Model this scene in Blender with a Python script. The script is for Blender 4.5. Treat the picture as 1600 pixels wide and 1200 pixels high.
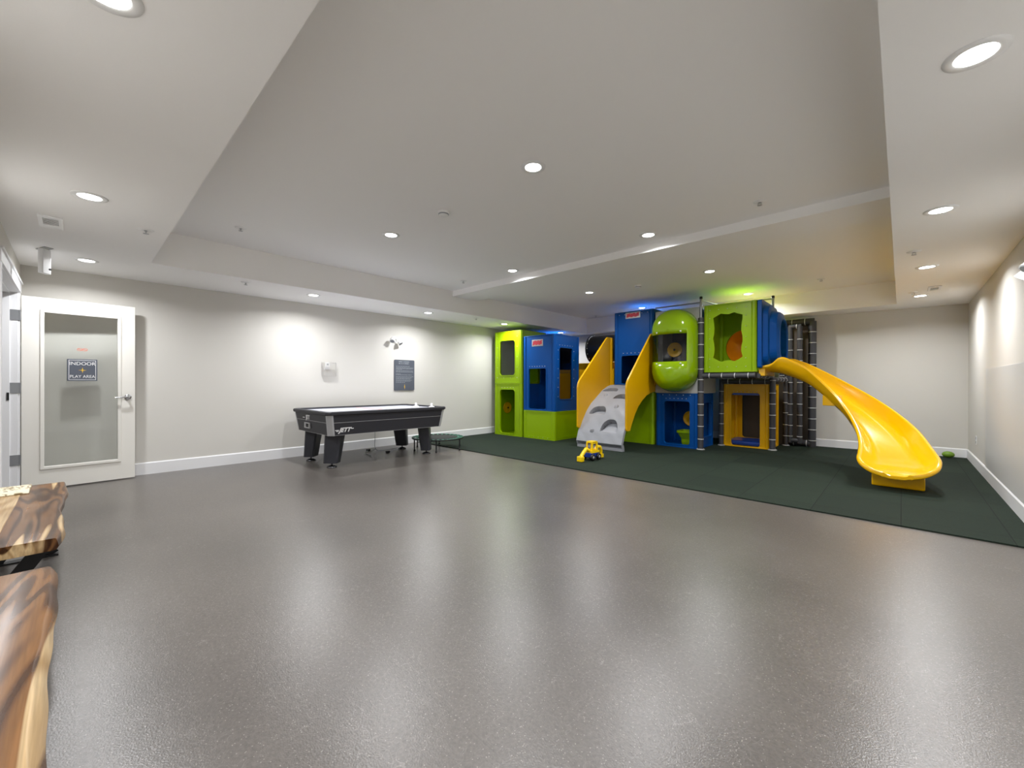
import bpy, bmesh, math, random
from math import sin, cos, pi, radians as R, atan2, sqrt, hypot
from mathutils import Vector, Matrix
from mathutils.geometry import tessellate_polygon
random.seed(7)
SC = bpy.context.scene
COL = SC.collection
for o in list(bpy.data.objects): bpy.data.objects.remove(o)

# ------------------------------------------------------------------ camera, world, exposure
CAMH = 1.17
cam = bpy.data.cameras.new('camera')
cam.sensor_fit = 'HORIZONTAL'; cam.sensor_width = 36.0
cam.lens = 36.0 * 644.92 / 1600.0
cam.clip_start = 0.02
co = bpy.data.objects.new('camera', cam); COL.objects.link(co)
yw, pt, rl = R(43.353), R(-0.096), R(0.16)
F = Vector((-sin(yw)*cos(pt), cos(yw)*cos(pt), sin(pt)))
R0 = Vector((cos(yw), sin(yw), 0)); U0 = R0.cross(F)
RI = cos(rl)*R0 + sin(rl)*U0; UP = -sin(rl)*R0 + cos(rl)*U0
m = Matrix((RI, UP, -F)).transposed().to_4x4(); m.translation = (0, 0, CAMH)
co.matrix_world = m
SC.camera = co
w = bpy.data.worlds.new('world'); SC.world = w; w.use_nodes = True
w.node_tree.nodes['Background'].inputs[0].default_value = (.8, .9, 1, 1)
w.node_tree.nodes['Background'].inputs[1].default_value = 0.3
SC.view_settings.view_transform = 'Standard'
SC.view_settings.look = 'None'
SC.view_settings.gamma = 1.0
SC.view_settings.use_curve_mapping = False
SC.view_settings.exposure = 0.17
LAMP_W = 20.5
cy = SC.cycles
cy.max_bounces = 12; cy.diffuse_bounces = 8; cy.glossy_bounces = 5
cy.transmission_bounces = 6; cy.transparent_max_bounces = 12
cy.sample_clamp_indirect = 6.0
cy.caustics_reflective = False; cy.caustics_refractive = False
cy.use_denoising = True

# ------------------------------------------------------------------ materials
def srgb(r, g, b):
    f = lambda c: c/12.92 if c <= .04045 else ((c+.055)/1.055)**2.4
    return (f(r/255), f(g/255), f(b/255), 1)
def mat(name, c, rough=.5, metal=0., coat=0., bump=None, emit=None, estr=0., spec=.5, alpha=1., vary=0.):
    m = bpy.data.materials.new(name); m.use_nodes = True
    nt = m.node_tree; b = nt.nodes['Principled BSDF']
    b.inputs['Base Color'].default_value = c
    b.inputs['Roughness'].default_value = rough
    b.inputs['Metallic'].default_value = metal
    b.inputs['Coat Weight'].default_value = coat
    b.inputs['Coat Roughness'].default_value = .08
    b.inputs['Specular IOR Level'].default_value = spec
    b.inputs['Alpha'].default_value = alpha
    if emit: b.inputs['Emission Color'].default_value = emit; b.inputs['Emission Strength'].default_value = estr
    tc = nt.nodes.new('ShaderNodeTexCoord')
    if vary:
        n = nt.nodes.new('ShaderNodeTexNoise'); n.inputs['Scale'].default_value = 3.; n.inputs['Detail'].default_value = 4
        nt.links.new(tc.outputs['Object'], n.inputs['Vector'])
        mx = nt.nodes.new('ShaderNodeMix'); mx.data_type = 'RGBA'
        mx.inputs[6].default_value = tuple(v*(1-vary) for v in c[:3])+(1,)
        mx.inputs[7].default_value = tuple(min(1, v*(1+vary)) for v in c[:3])+(1,)
        nt.links.new(n.outputs['Fac'], mx.inputs[0]); nt.links.new(mx.outputs[2], b.inputs['Base Color'])
    if bump:
        n = nt.nodes.new('ShaderNodeTexNoise'); n.inputs['Scale'].default_value = bump[0]; n.inputs['Detail'].default_value = 3
        bp = nt.nodes.new('ShaderNodeBump'); bp.inputs['Strength'].default_value = bump[1]; bp.inputs['Distance'].default_value = .002
        nt.links.new(tc.outputs['Object'], n.inputs['Vector'])
        nt.links.new(n.outputs['Fac'], bp.inputs['Height']); nt.links.new(bp.outputs['Normal'], b.inputs['Normal'])
    return m
M = {}
M['wall'] = mat('wall_paint', srgb(211, 208, 202), .75, bump=(260, .12), vary=.01)
M['ceil'] = mat('ceiling_paint', srgb(247, 246, 245), .85, bump=(200, .15))
M['trim'] = mat('white_trim_paint', srgb(232, 232, 234), .4)
M['door'] = mat('door_paint', srgb(232, 229, 222), .45)
M['lime'] = mat('lime_plastic', srgb(138, 172, 0), .35, spec=.3, bump=(420, .2), vary=.03)
M['blue'] = mat('blue_plastic', srgb(0, 72, 146), .38, spec=.2, bump=(420, .2), vary=.03)
M['yel'] = mat('yellow_plastic', srgb(222, 168, 0), .33, spec=.35, bump=(420, .15), vary=.02)
M['slide'] = mat('yellow_slide_plastic', srgb(240, 184, 0), .16, coat=.6)
M['pod'] = mat('glossy_lime_plastic', srgb(132, 166, 2), .14, coat=.5)
M['stone'] = mat('grey_climbing_plastic', srgb(150, 152, 158), .45, bump=(35, .6), vary=.03)
M['grey'] = mat('light_grey_panel', srgb(168, 168, 168), .5)
M['black'] = mat('black_plastic', srgb(22, 22, 24), .35)
M['pad'] = mat('grey_vinyl_padding', srgb(62, 62, 67), .5, bump=(60, .2))
M['steel'] = mat('galvanised_steel', srgb(150, 152, 156), .4, metal=.7)
M['chrome'] = mat('brushed_nickel', srgb(200, 200, 202), .22, metal=1.)
M['darkchrome'] = mat('dark_chrome', srgb(90, 90, 94), .25, metal=.9)
M['brownshade'] = mat('brown_shade_mat', srgb(84, 74, 62), .6)  # dark tone standing in for shade on the added rear mats
M['white'] = mat('white_plastic', srgb(236, 236, 236), .35)
M['tie'] = mat('white_cable_tie', srgb(225, 225, 225), .5)
M['red'] = mat('red_print', srgb(196, 38, 60), .45)
M['orange'] = mat('orange_print', srgb(225, 95, 50), .45)
M['gold'] = mat('gold_print', srgb(222, 178, 60), .45)
M['signgrey'] = mat('slate_sign_board', srgb(82, 87, 98), .5)
M['letter'] = mat('white_lettering', srgb(232, 232, 232), .5)
M['faded'] = mat('pale_grey_print', srgb(150, 155, 160), .5)
M['tblack'] = mat('black_table_laminate', srgb(38, 38, 44), .55, bump=(90, .3))
M['tleg'] = mat('black_table_leg', srgb(42, 43, 50), .45, bump=(90, .2))
M['silver'] = mat('silver_trim', srgb(176, 176, 178), .4, metal=.3)
M['ice'] = mat('white_playfield', srgb(226, 228, 240), .2)
M['dark'] = mat('dark_void', srgb(10, 10, 12), .6)
M['tgreen'] = mat('green_elastic_band', srgb(70, 128, 106), .6)
M['tmat'] = mat('black_jumping_mat', srgb(34, 38, 36), .7)
M['metalblack'] = mat('black_powder_coat', srgb(20, 20, 22), .45)
M['ball'] = mat('green_ball', srgb(112, 150, 40), .45)
M['toyy'] = mat('toy_yellow', srgb(246, 208, 10), .3)
M['toyb'] = mat('toy_blue', srgb(26, 62, 160), .35)
M['lampglow'] = mat('lamp_diffuser', (1, 1, 1, 1), .5, emit=(1, .985, .96, 1), estr=14)
M['vinylblue'] = mat('blue_vinyl_cushion', srgb(16, 60, 150), .3)
M['orangedome'] = mat('orange_dome_plastic', srgb(238, 148, 20), .3)
M['panel'] = mat('white_wall_panel', srgb(203, 203, 202), .4)

def glass(name, c=(1, 1, 1, 1), diffuse=0., g=.06):
    m = bpy.data.materials.new(name); m.use_nodes = True; nt = m.node_tree; nt.nodes.clear()
    out = nt.nodes.new('ShaderNodeOutputMaterial')
    tr = nt.nodes.new('ShaderNodeBsdfTransparent'); tr.inputs[0].default_value = c
    gl = nt.nodes.new('ShaderNodeBsdfGlossy'); gl.inputs['Roughness'].default_value = .05
    df = nt.nodes.new('ShaderNodeBsdfDiffuse'); df.inputs[0].default_value = (.85, .85, .83, 1)
    m1 = nt.nodes.new('ShaderNodeMixShader'); m1.inputs[0].default_value = diffuse
    nt.links.new(tr.outputs[0], m1.inputs[1]); nt.links.new(df.outputs[0], m1.inputs[2])
    fr = nt.nodes.new('ShaderNodeLayerWeight'); fr.inputs[0].default_value = .2
    ml = nt.nodes.new('ShaderNodeMath'); ml.operation = 'MULTIPLY_ADD'; ml.inputs[1].default_value = .5; ml.inputs[2].default_value = g*.5
    nt.links.new(fr.outputs['Fresnel'], ml.inputs[0])
    m2 = nt.nodes.new('ShaderNodeMixShader')
    nt.links.new(ml.outputs[0], m2.inputs[0]); nt.links.new(m1.outputs[0], m2.inputs[1]); nt.links.new(gl.outputs[0], m2.inputs[2])
    nt.links.new(m2.outputs[0], out.inputs[0]); return m
M['glass'] = glass('clear_glass', (.975, .985, .98, 1), 0.)
M['film'] = glass('frosted_window_film', (.9, .92, .9, 1), .42, .04)
M['smoke'] = glass('tinted_polycarbonate', (.55, .57, .6, 1), 0., .08)
M['clear'] = glass('clear_cover', (.97, .97, .97, 1), .03, .1)

def floor_mat():
    m = bpy.data.materials.new('speckled_vinyl_floor'); m.use_nodes = True; nt = m.node_tree; b = nt.nodes['Principled BSDF']; L = nt.links.new
    N = nt.nodes.new
    tc = N('ShaderNodeTexCoord')
    big = N('ShaderNodeTexNoise'); big.inputs['Scale'].default_value = .8; big.inputs['Detail'].default_value = 5; L(tc.outputs['Object'], big.inputs['Vector'])
    r1 = N('ShaderNodeValToRGB'); r1.color_ramp.elements[0].color = srgb(82, 77, 73); r1.color_ramp.elements[1].color = srgb(101, 95, 90)
    r1.color_ramp.elements[0].position = .3; r1.color_ramp.elements[1].position = .7
    L(big.outputs['Fac'], r1.inputs[0])
    sp = N('ShaderNodeTexVoronoi'); sp.inputs['Scale'].default_value = 78; L(tc.outputs['Object'], sp.inputs['Vector'])
    lt = N('ShaderNodeMath'); lt.operation = 'LESS_THAN'; lt.inputs[1].default_value = .15; L(sp.outputs['Distance'], lt.inputs[0])
    pick = N('ShaderNodeSeparateColor'); L(sp.outputs['Color'], pick.inputs[0])
    g2 = N('ShaderNodeMath'); g2.operation = 'GREATER_THAN'; g2.inputs[1].default_value = .2; L(pick.outputs[0], g2.inputs[0])
    mu = N('ShaderNodeMath'); mu.operation = 'MULTIPLY'; L(lt.outputs[0], mu.inputs[0]); L(g2.outputs[0], mu.inputs[1])
    mu2 = N('ShaderNodeMath'); mu2.operation = 'MULTIPLY'; mu2.inputs[1].default_value = .45; L(mu.outputs[0], mu2.inputs[0])
    mx = N('ShaderNodeMix'); mx.data_type = 'RGBA'; L(mu2.outputs[0], mx.inputs[0]); L(r1.outputs[0], mx.inputs[6]); mx.inputs[7].default_value = srgb(185, 180, 172)
    # fine mottling
    fn = N('ShaderNodeTexNoise'); fn.inputs['Scale'].default_value = 75; fn.inputs['Detail'].default_value = 2; L(tc.outputs['Object'], fn.inputs['Vector'])
    fr = N('ShaderNodeMapRange'); fr.inputs['From Min'].default_value = .3; fr.inputs['From Max'].default_value = .7; fr.inputs['To Min'].default_value = .8; fr.inputs['To Max'].default_value = 1.18
    L(fn.outputs['Fac'], fr.inputs[0])
    mm = N('ShaderNodeMix'); mm.data_type = 'RGBA'; mm.blend_type = 'MULTIPLY'; mm.inputs[0].default_value = 1
    L(mx.outputs[2], mm.inputs[6]); L(fr.outputs[0], mm.inputs[7])
    last = mm.outputs[2]
    # scuffs: thin curved contour lines
    for sc_, th, seed, st in ((7., .0022, 3, .22), (11., .0032, 9, .26), (15., .004, 21, .24), (20., .005, 33, .22), (9., .0026, 41, .22)):
        s = N('ShaderNodeTexNoise'); s.noise_dimensions = '4D'; s.inputs['W'].default_value = seed; s.inputs['Scale'].default_value = sc_; s.inputs['Detail'].default_value = 0; s.inputs['Distortion'].default_value = 1.2
        L(tc.outputs['Object'], s.inputs['Vector'])
        a = N('ShaderNodeMath'); a.operation = 'SUBTRACT'; a.inputs[1].default_value = .5; L(s.outputs['Fac'], a.inputs[0])
        a2 = N('ShaderNodeMath'); a2.operation = 'ABSOLUTE'; L(a.outputs[0], a2.inputs[0])
        a3 = N('ShaderNodeMath'); a3.operation = 'LESS_THAN'; a3.inputs[1].default_value = th; L(a2.outputs[0], a3.inputs[0])
        k = N('ShaderNodeTexNoise'); k.noise_dimensions = '4D'; k.inputs['W'].default_value = seed+5; k.inputs['Scale'].default_value = sc_*.8; L(tc.outputs['Object'], k.inputs['Vector'])
        k2 = N('ShaderNodeMapRange'); k2.inputs['From Min'].default_value = .42; k2.inputs['From Max'].default_value = .6; k2.inputs['To Max'].default_value = st; L(k.outputs['Fac'], k2.inputs[0])
        p = N('ShaderNodeMath'); p.operation = 'MULTIPLY'; L(a3.outputs[0], p.inputs[0]); L(k2.outputs[0], p.inputs[1])
        q = N('ShaderNodeMix'); q.data_type = 'RGBA'; L(p.outputs[0], q.inputs[0]); L(last, q.inputs[6]); q.inputs[7].default_value = srgb(165, 161, 156)
        last = q.outputs[2]
    # sheet seams
    br = N('ShaderNodeTexBrick'); br.inputs['Scale'].default_value = 1; br.inputs['Mortar Size'].default_value = .0022; br.inputs['Brick Width'].default_value = 1.22; br.inputs['Row Height'].default_value = .915
    br.inputs['Mortar Smooth'].default_value = 0; br.offset = 0.5
    L(tc.outputs['Object'], br.inputs['Vector'])
    sm = N('ShaderNodeMath'); sm.operation = 'MULTIPLY'; sm.inputs[1].default_value = .22; L(br.outputs['Fac'], sm.inputs[0])
    s2 = N('ShaderNodeMix'); s2.data_type = 'RGBA'; L(sm.outputs[0], s2.inputs[0]); L(last, s2.inputs[6]); s2.inputs[7].default_value = srgb(66, 62, 59)
    L(s2.outputs[2], b.inputs['Base Color'])
    rn = N('ShaderNodeMapRange'); rn.inputs['To Min'].default_value = .25; rn.inputs['To Max'].default_value = .33; L(big.outputs['Fac'], rn.inputs[0])
    L(rn.outputs[0], b.inputs['Roughness'])
    b.inputs['Specular IOR Level'].default_value = .9
    bn = N('ShaderNodeTexNoise'); bn.inputs['Scale'].default_value = 170; bn.inputs['Detail'].default_value = 2; L(tc.outputs['Object'], bn.inputs['Vector'])
    bp = N('ShaderNodeBump'); bp.inputs['Strength'].default_value = .4; bp.inputs['Distance'].default_value = .0018; L(bn.outputs['Fac'], bp.inputs['Height']); L(bp.outputs[0], b.inputs['Normal'])
    return m
M['floor'] = floor_mat()
def rubber_mat():
    m = bpy.data.materials.new('dark_green_rubber_tiles'); m.use_nodes = True; nt = m.node_tree; b = nt.nodes['Principled BSDF']; L = nt.links.new; N = nt.nodes.new
    tc = N('ShaderNodeTexCoord')
    br = N('ShaderNodeTexBrick'); br.inputs['Scale'].default_value = 1; br.inputs['Brick Width'].default_value = .61; br.inputs['Row Height'].default_value = .61; br.offset = 0; br.inputs['Mortar Size'].default_value = .004
    br.inputs['Color1'].default_value = srgb(35, 44, 37); br.inputs['Color2'].default_value = srgb(40, 50, 41); br.inputs['Mortar'].default_value = srgb(20, 24, 22); br.inputs['Mortar Smooth'].default_value = .6
    L(tc.outputs['Object'], br.inputs['Vector'])
    n = N('ShaderNodeTexNoise'); n.inputs['Scale'].default_value = 220; n.inputs['Detail'].default_value = 3; L(tc.outputs['Object'], n.inputs['Vector'])
    mr = N('ShaderNodeMapRange'); mr.inputs['From Min'].default_value = .3; mr.inputs['From Max'].default_value = .7; mr.inputs['To Min'].default_value = .7; mr.inputs['To Max'].default_value = 1.3; L(n.outputs['Fac'], mr.inputs[0])
    mm = N('ShaderNodeMix'); mm.data_type = 'RGBA'; mm.blend_type = 'MULTIPLY'; mm.inputs[0].default_value = 1; L(br.outputs['Color'], mm.inputs[6]); L(mr.outputs[0], mm.inputs[7])
    L(mm.outputs[2], b.inputs['Base Color']); b.inputs['Roughness'].default_value = .8; b.inputs['Specular IOR Level'].default_value = .12
    bp = N('ShaderNodeBump'); bp.inputs['Strength'].default_value = .5; bp.inputs['Distance'].default_value = .003; L(n.outputs['Fac'], bp.inputs['Height']); L(bp.outputs[0], b.inputs['Normal'])
    return m
M['rubber'] = rubber_mat()
def wood_mat(name, off, cx=0.):
    m = bpy.data.materials.new(name); m.use_nodes = True; nt = m.node_tree; b = nt.nodes['Principled BSDF']; L = nt.links.new; N = nt.nodes.new
    tc = N('ShaderNodeTexCoord'); mp = N('ShaderNodeMapping'); mp.inputs['Location'].default_value = off; mp.inputs['Scale'].default_value = (.45, 3.4, 2.); L(tc.outputs['Object'], mp.inputs[0])
    n0 = N('ShaderNodeTexNoise'); n0.inputs['Scale'].default_value = 1.6; n0.inputs['Detail'].default_value = 2; n0.inputs['Distortion'].default_value = .7; L(mp.outputs[0], n0.inputs['Vector'])
    # grain rings: fract of warped noise
    g = N('ShaderNodeMath'); g.operation = 'MULTIPLY'; g.inputs[1].default_value = 44; L(n0.outputs['Fac'], g.inputs[0])
    sn = N('ShaderNodeMath'); sn.operation = 'SINE'; L(g.outputs[0], sn.inputs[0])
    mr = N('ShaderNodeMapRange'); mr.inputs['From Min'].default_value = -1; L(sn.outputs[0], mr.inputs[0])
    r = N('ShaderNodeValToRGB'); e = r.color_ramp.elements; e[0].color = srgb(78, 53, 34); e[1].color = srgb(140, 105, 70); e[0].position = .05; e[1].position = .9
    L(mr.outputs[0], r.inputs[0])
    # broad reddish / dark tone
    n1 = N('ShaderNodeTexNoise'); n1.inputs['Scale'].default_value = 2.5; n1.inputs['Detail'].default_value = 3; L(mp.outputs[0], n1.inputs['Vector'])
    r1 = N('ShaderNodeValToRGB'); r1.color_ramp.elements[0].color = srgb(160, 128, 98); r1.color_ramp.elements[1].color = srgb(246, 224, 190); r1.color_ramp.elements[0].position = .3; r1.color_ramp.elements[1].position = .68; L(n1.outputs['Fac'], r1.inputs[0])
    mm = N('ShaderNodeMix'); mm.data_type = 'RGBA'; mm.blend_type = 'MULTIPLY'; mm.inputs[0].default_value = .75; L(r.outputs[0], mm.inputs[6]); L(r1.outputs[0], mm.inputs[7])
    # sapwood patches
    mp2 = N('ShaderNodeMapping'); mp2.inputs['Location'].default_value = (off[1]*1.3, off[0], 0); mp2.inputs['Scale'].default_value = (.22, 4.4, 1); mp2.inputs['Rotation'].default_value = (0, 0, .12); L(tc.outputs['Object'], mp2.inputs[0])
    n2 = N('ShaderNodeTexNoise'); n2.inputs['Scale'].default_value = 1.7; n2.inputs['Detail'].default_value = 1.5; n2.inputs['Distortion'].default_value = .4; L(mp2.outputs[0], n2.inputs['Vector'])
    r2 = N('ShaderNodeMapRange'); r2.inputs['From Min'].default_value = .53; r2.inputs['From Max'].default_value = .545; L(n2.outputs['Fac'], r2.inputs[0])
    rs = N('ShaderNodeValToRGB'); rs.color_ramp.elements[0].color = srgb(170, 138, 96); rs.color_ramp.elements[1].color = srgb(202, 174, 132); L(mr.outputs[0], rs.inputs[0])
    fin = N('ShaderNodeMix'); fin.data_type = 'RGBA'; L(r2.outputs[0], fin.inputs[0]); L(mm.outputs[2], fin.inputs[6]); L(rs.outputs[0], fin.inputs[7])
    f = N('ShaderNodeTexNoise'); f.inputs['Scale'].default_value = 40; f.inputs['Detail'].default_value = 4
    mp3 = N('ShaderNodeMapping'); mp3.inputs['Scale'].default_value = (.12, 3.5, 1); L(tc.outputs['Object'], mp3.inputs[0]); L(mp3.outputs[0], f.inputs['Vector'])
    fr = N('ShaderNodeMapRange'); fr.inputs['From Min'].default_value = .3; fr.inputs['From Max'].default_value = .7; fr.inputs['To Min'].default_value = .78; fr.inputs['To Max'].default_value = 1.1; L(f.outputs['Fac'], fr.inputs[0])
    f2 = N('ShaderNodeMix'); f2.data_type = 'RGBA'; f2.blend_type = 'MULTIPLY'; f2.inputs[0].default_value = 1; L(fin.outputs[2], f2.inputs[6]); L(fr.outputs[0], f2.inputs[7])
    L(f2.outputs[2], b.inputs['Base Color']); b.inputs['Roughness'].default_value = .27; b.inputs['Specular IOR Level'].default_value = .4
    return m
M['wood1'] = wood_mat('live_edge_rosewood', (3.1, 1.7, 0))
M['wood2'] = wood_mat('live_edge_sheesham', (8.4, 5.2, 0))
def mag_mat():
    m = bpy.data.materials.new('printed_magazine_cover'); m.use_nodes = True; nt = m.node_tree; b = nt.nodes['Principled BSDF']; L = nt.links.new; N = nt.nodes.new
    tc = N('ShaderNodeTexCoord'); n = N('ShaderNodeTexNoise'); n.inputs['Scale'].default_value = 22; n.inputs['Detail'].default_value = 6; n.inputs['Distortion'].default_value = 2; L(tc.outputs['Object'], n.inputs['Vector'])
    r = N('ShaderNodeValToRGB'); r.color_ramp.elements[0].color = srgb(120, 100, 60); r.color_ramp.elements[0].position = .38; r.color_ramp.elements[1].color = srgb(226, 216, 188); r.color_ramp.elements[1].position = .5; L(n.outputs['Fac'], r.inputs[0]); L(r.outputs[0], b.inputs['Base Color']); b.inputs['Roughness'].default_value = .35
    return m
M['mag'] = mag_mat()

# ------------------------------------------------------------------ mesh builder
class MB:
    def __init__(s): s.v = []; s.f = []; s.sm = []
    def add(s, vs, fs, smooth=False):
        o = len(s.v); s.v += [tuple(v) for v in vs]
        for f in fs: s.f.append(tuple(i+o for i in f)); s.sm.append(smooth)
        return s
    def box(s, x0, x1, y0, y1, z0, z1):
        x0, x1 = sorted((x0, x1)); y0, y1 = sorted((y0, y1)); z0, z1 = sorted((z0, z1))
        vs = [(x, y, z) for z in (z0, z1) for y in (y0, y1) for x in (x0, x1)]
        return s.add(vs, [(0, 2, 3, 1), (4, 5, 7, 6), (0, 1, 5, 4), (1, 3, 7, 5), (3, 2, 6, 7), (2, 0, 4, 6)])
    def obox(s, c, a, b, d):     # centre and three half-vectors
        c, a, b, d = map(Vector, (c, a, b, d))
        if a.cross(b).dot(d) < 0: a = -a
        vs = [c+i*a+j*b+k*d for k in (-1, 1) for j in (-1, 1) for i in (-1, 1)]
        return s.add(vs, [(0, 2, 3, 1), (4, 5, 7, 6), (0, 1, 5, 4), (1, 3, 7, 5), (3, 2, 6, 7), (2, 0, 4, 6)])
    def bar(s, p, q, wd, th, up=(0, 0, 1)):
        p, q = Vector(p), Vector(q); d = (q-p); l = d.length/2; d.normalize(); u = Vector(up); sd = d.cross(u)
        if sd.length < 1e-4: sd = d.cross(Vector((1, 0, 0)))
        sd.normalize(); n = sd.cross(d)
        return s.obox((p+q)/2, d*l, sd*wd/2, n*th/2)
    def tube(s, pts, r, n=12, cap=True, smooth=True):
        pts = [Vector(p) for p in pts]; rs = r if isinstance(r, (list, tuple)) else [r]*len(pts)
        rings = []; prev = None
        for i, p in enumerate(pts):
            t = (pts[min(i+1, len(pts)-1)]-pts[max(i-1, 0)]).normalized()
            if prev is None:
                a = t.cross(Vector((0, 0, 1)));
                if a.length < 1e-3: a = t.cross(Vector((1, 0, 0)))
            else:
                a = prev-t*prev.dot(t)
            a.normalize(); prev = a; b = t.cross(a)
            rings.append([p+rs[i]*(cos(2*pi*k/n)*a+sin(2*pi*k/n)*b) for k in range(n)])
        return s.loft(rings, True, cap, smooth)
    def cyl(s, p, q, r, n=20, r2=None): return s.tube([p, q], [r, r2 if r2 is not None else r], n)
    def loft(s, rings, closed=True, cap=False, smooth=True):
        n = len(rings[0]); vs = [v for r in rings for v in r]; fs = []
        for i in range(len(rings)-1):
            for k in range(n if closed else n-1):
                k2 = (k+1) % n
                fs.append((i*n+k, i*n+k2, (i+1)*n+k2, (i+1)*n+k))
        s.add(vs, fs, smooth)
        if cap:
            s.add(rings[0], [tuple(reversed(range(n)))]); s.add(rings[-1], [tuple(range(n))])
        return s
    def lathe(s, prof, c=(0, 0, 0), ax='z', n=24, smooth=True):
        rings = []
        for r, h in prof:
            ring = []
            for k in range(n):
                a = 2*pi*k/n; x, y = r*cos(a), r*sin(a)
                p = (x, y, h) if ax == 'z' else ((h, x, y) if ax == 'x' else (y, h, x))
                ring.append((p[0]+c[0], p[1]+c[1], p[2]+c[2]))
            rings.append(ring)
        return s.loft(rings, True, False, smooth)
    def sphere(s, c, r, n=16, sc=(1, 1, 1)):
        m = n//2
        return s.loft([[(c[0]+sc[0]*r*sin(pi*j/m)*cos(2*pi*k/n), c[1]+sc[1]*r*sin(pi*j/m)*sin(2*pi*k/n), c[2]+sc[2]*r*cos(pi*j/m)) for k in range(n)] for j in range(m+1)], True, False, True)
    def plate(s, loops, o, u, v, t):     # polygon with holes in plane (o,u,v), thickness t along u x v
        o, u, v = Vector(o), Vector(u), Vector(v); n = u.cross(v)
        l3 = [[Vector((a, b, 0)) for a, b in L] for L in loops]
        tris = tessellate_polygon(l3); flat = [p for L in loops for p in L]
        f0 = [o+u*a+v*b for a, b in flat]; f1 = [p+n*t for p in f0]
        fs = []
        for t3 in tris:
            a, b, c = [flat[i] for i in t3]
            ar = (b[0]-a[0])*(c[1]-a[1])-(b[1]-a[1])*(c[0]-a[0])
            fs.append(tuple(t3) if ar > 0 else tuple(reversed(t3)))
        k = len(flat); fo = [tuple(i+k for i in f) for f in fs]; fi = [tuple(reversed(f)) for f in fs]
        sd = []; b0 = 0
        for li, L in enumerate(loops):
            m = len(L); area = sum(L[i][0]*L[(i+1) % m][1]-L[(i+1) % m][0]*L[i][1] for i in range(m))
            ccw = (area > 0) == (li == 0)
            for i in range(m):
                a, b = b0+i, b0+(i+1) % m
                q = (a, b, b+k, a+k); sd.append(q if ccw else tuple(reversed(q)))
            b0 += m
        if t < 0: fo, fi, sd = [tuple(reversed(f)) for f in fo], [tuple(reversed(f)) for f in fi], [tuple(reversed(f)) for f in sd]
        return s.add(f0+f1, fo+fi+sd)
OFF = {}
def build(name, mb, material, parent=None, bevel=0, seg=2, xf=None):
    off = Vector(OFF.get(parent.name, (0, 0, 0))) if parent else Vector((0, 0, 0))
    me = bpy.data.meshes.new(name)
    me.from_pydata([tuple(Vector(v)-off) for v in mb.v], [], mb.f)
    me.polygons.foreach_set('use_smooth', mb.sm); me.materials.append(material)
    me.update(); me.validate()
    o = bpy.data.objects.new(name, me); COL.objects.link(o)
    if parent: o.parent = parent; OFF[o.name] = tuple(off)
    if bevel:
        b = o.modifiers.new('soft_edges', 'BEVEL'); b.width = bevel; b.segments = seg; b.limit_method = 'ANGLE'; b.angle_limit = R(50)
    return o
def tag(o, label, cat, group=None, kind=None):
    o['label'] = label; o['category'] = cat
    if group: o['group'] = group
    if kind: o['kind'] = kind
    return o
def thing(name, label, cat, loc=(0, 0, 0), rz=0, group=None):
    o = bpy.data.objects.new(name, None); COL.objects.link(o); o.location = loc; o.rotation_euler = (0, 0, rz); o.empty_display_size = .1
    OFF[o.name] = tuple(loc) if rz == 0 else (0, 0, 0)
    return tag(o, label, cat, group)
def struct(name, mb, material, label, cat, **k):
    return tag(build(name, mb, material, **k), label, cat, kind='structure')
def copy_tree(o, parent=None):
    c = o.copy(); COL.objects.link(c)
    if parent: c.parent = parent
    for ch in [x for x in bpy.data.objects if x.parent == o]: copy_tree(ch, c)
    return c
def rrect(x0, x1, y0, y1, r, n=5):
    r = min(r, (x1-x0)/2-1e-4, (y1-y0)/2-1e-4); out = []
    for cx, cy_, a0 in ((x1-r, y0+r, -90), (x1-r, y1-r, 0), (x0+r, y1-r, 90), (x0+r, y0+r, 180)):
        for i in range(n+1):
            a = R(a0+90*i/n); out.append((cx+r*cos(a), cy_+r*sin(a)))
    return out
def text(name, body, size, material, parent, mtx, extrude=.001, shear=0., sx=1., bold=0.):
    cu = bpy.data.curves.new(name, 'FONT'); cu.body = body; cu.size = size; cu.extrude = extrude; cu.shear = shear; cu.align_x = 'CENTER'; cu.align_y = 'CENTER'; cu.offset = bold
    cu.materials.append(material)
    tmp = bpy.data.objects.new('tmp', cu); COL.objects.link(tmp); bpy.context.view_layer.update()
    me = bpy.data.meshes.new_from_object(tmp.evaluated_get(bpy.context.evaluated_depsgraph_get())); bpy.data.objects.remove(tmp)
    me.transform(mtx @ Matrix.Diagonal((sx, 1, 1, 1))); me.name = name
    if not me.materials: me.materials.append(material)
    o = bpy.data.objects.new(name, me); COL.objects.link(o); o.parent = parent; OFF[o.name] = OFF.get(parent.name, (0, 0, 0)); return o
def join(o, mb, material):
    "add surface marks (rivets, print) to an existing part's own mesh"
    me = o.data; off = Vector(OFF.get(o.name, (0, 0, 0))); mi = me.materials.find(material.name)
    if mi < 0: me.materials.append(material); mi = len(me.materials)-1
    bm = bmesh.new(); bm.from_mesh(me); vs = [bm.verts.new(Vector(v)-off) for v in mb.v]
    for f, sm in zip(mb.f, mb.sm):
        try: q = bm.faces.new([vs[i] for i in f]); q.material_index = mi; q.smooth = sm
        except ValueError: pass
    bm.to_mesh(me); bm.free(); me.update(); return o
def frame(o, u, v):   # matrix from origin, right vector, up vector
    u, v = Vector(u).normalized(), Vector(v).normalized(); n = u.cross(v)
    m = Matrix((u, v, n)).transposed().to_4x4(); m.translation = o; return m

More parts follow.
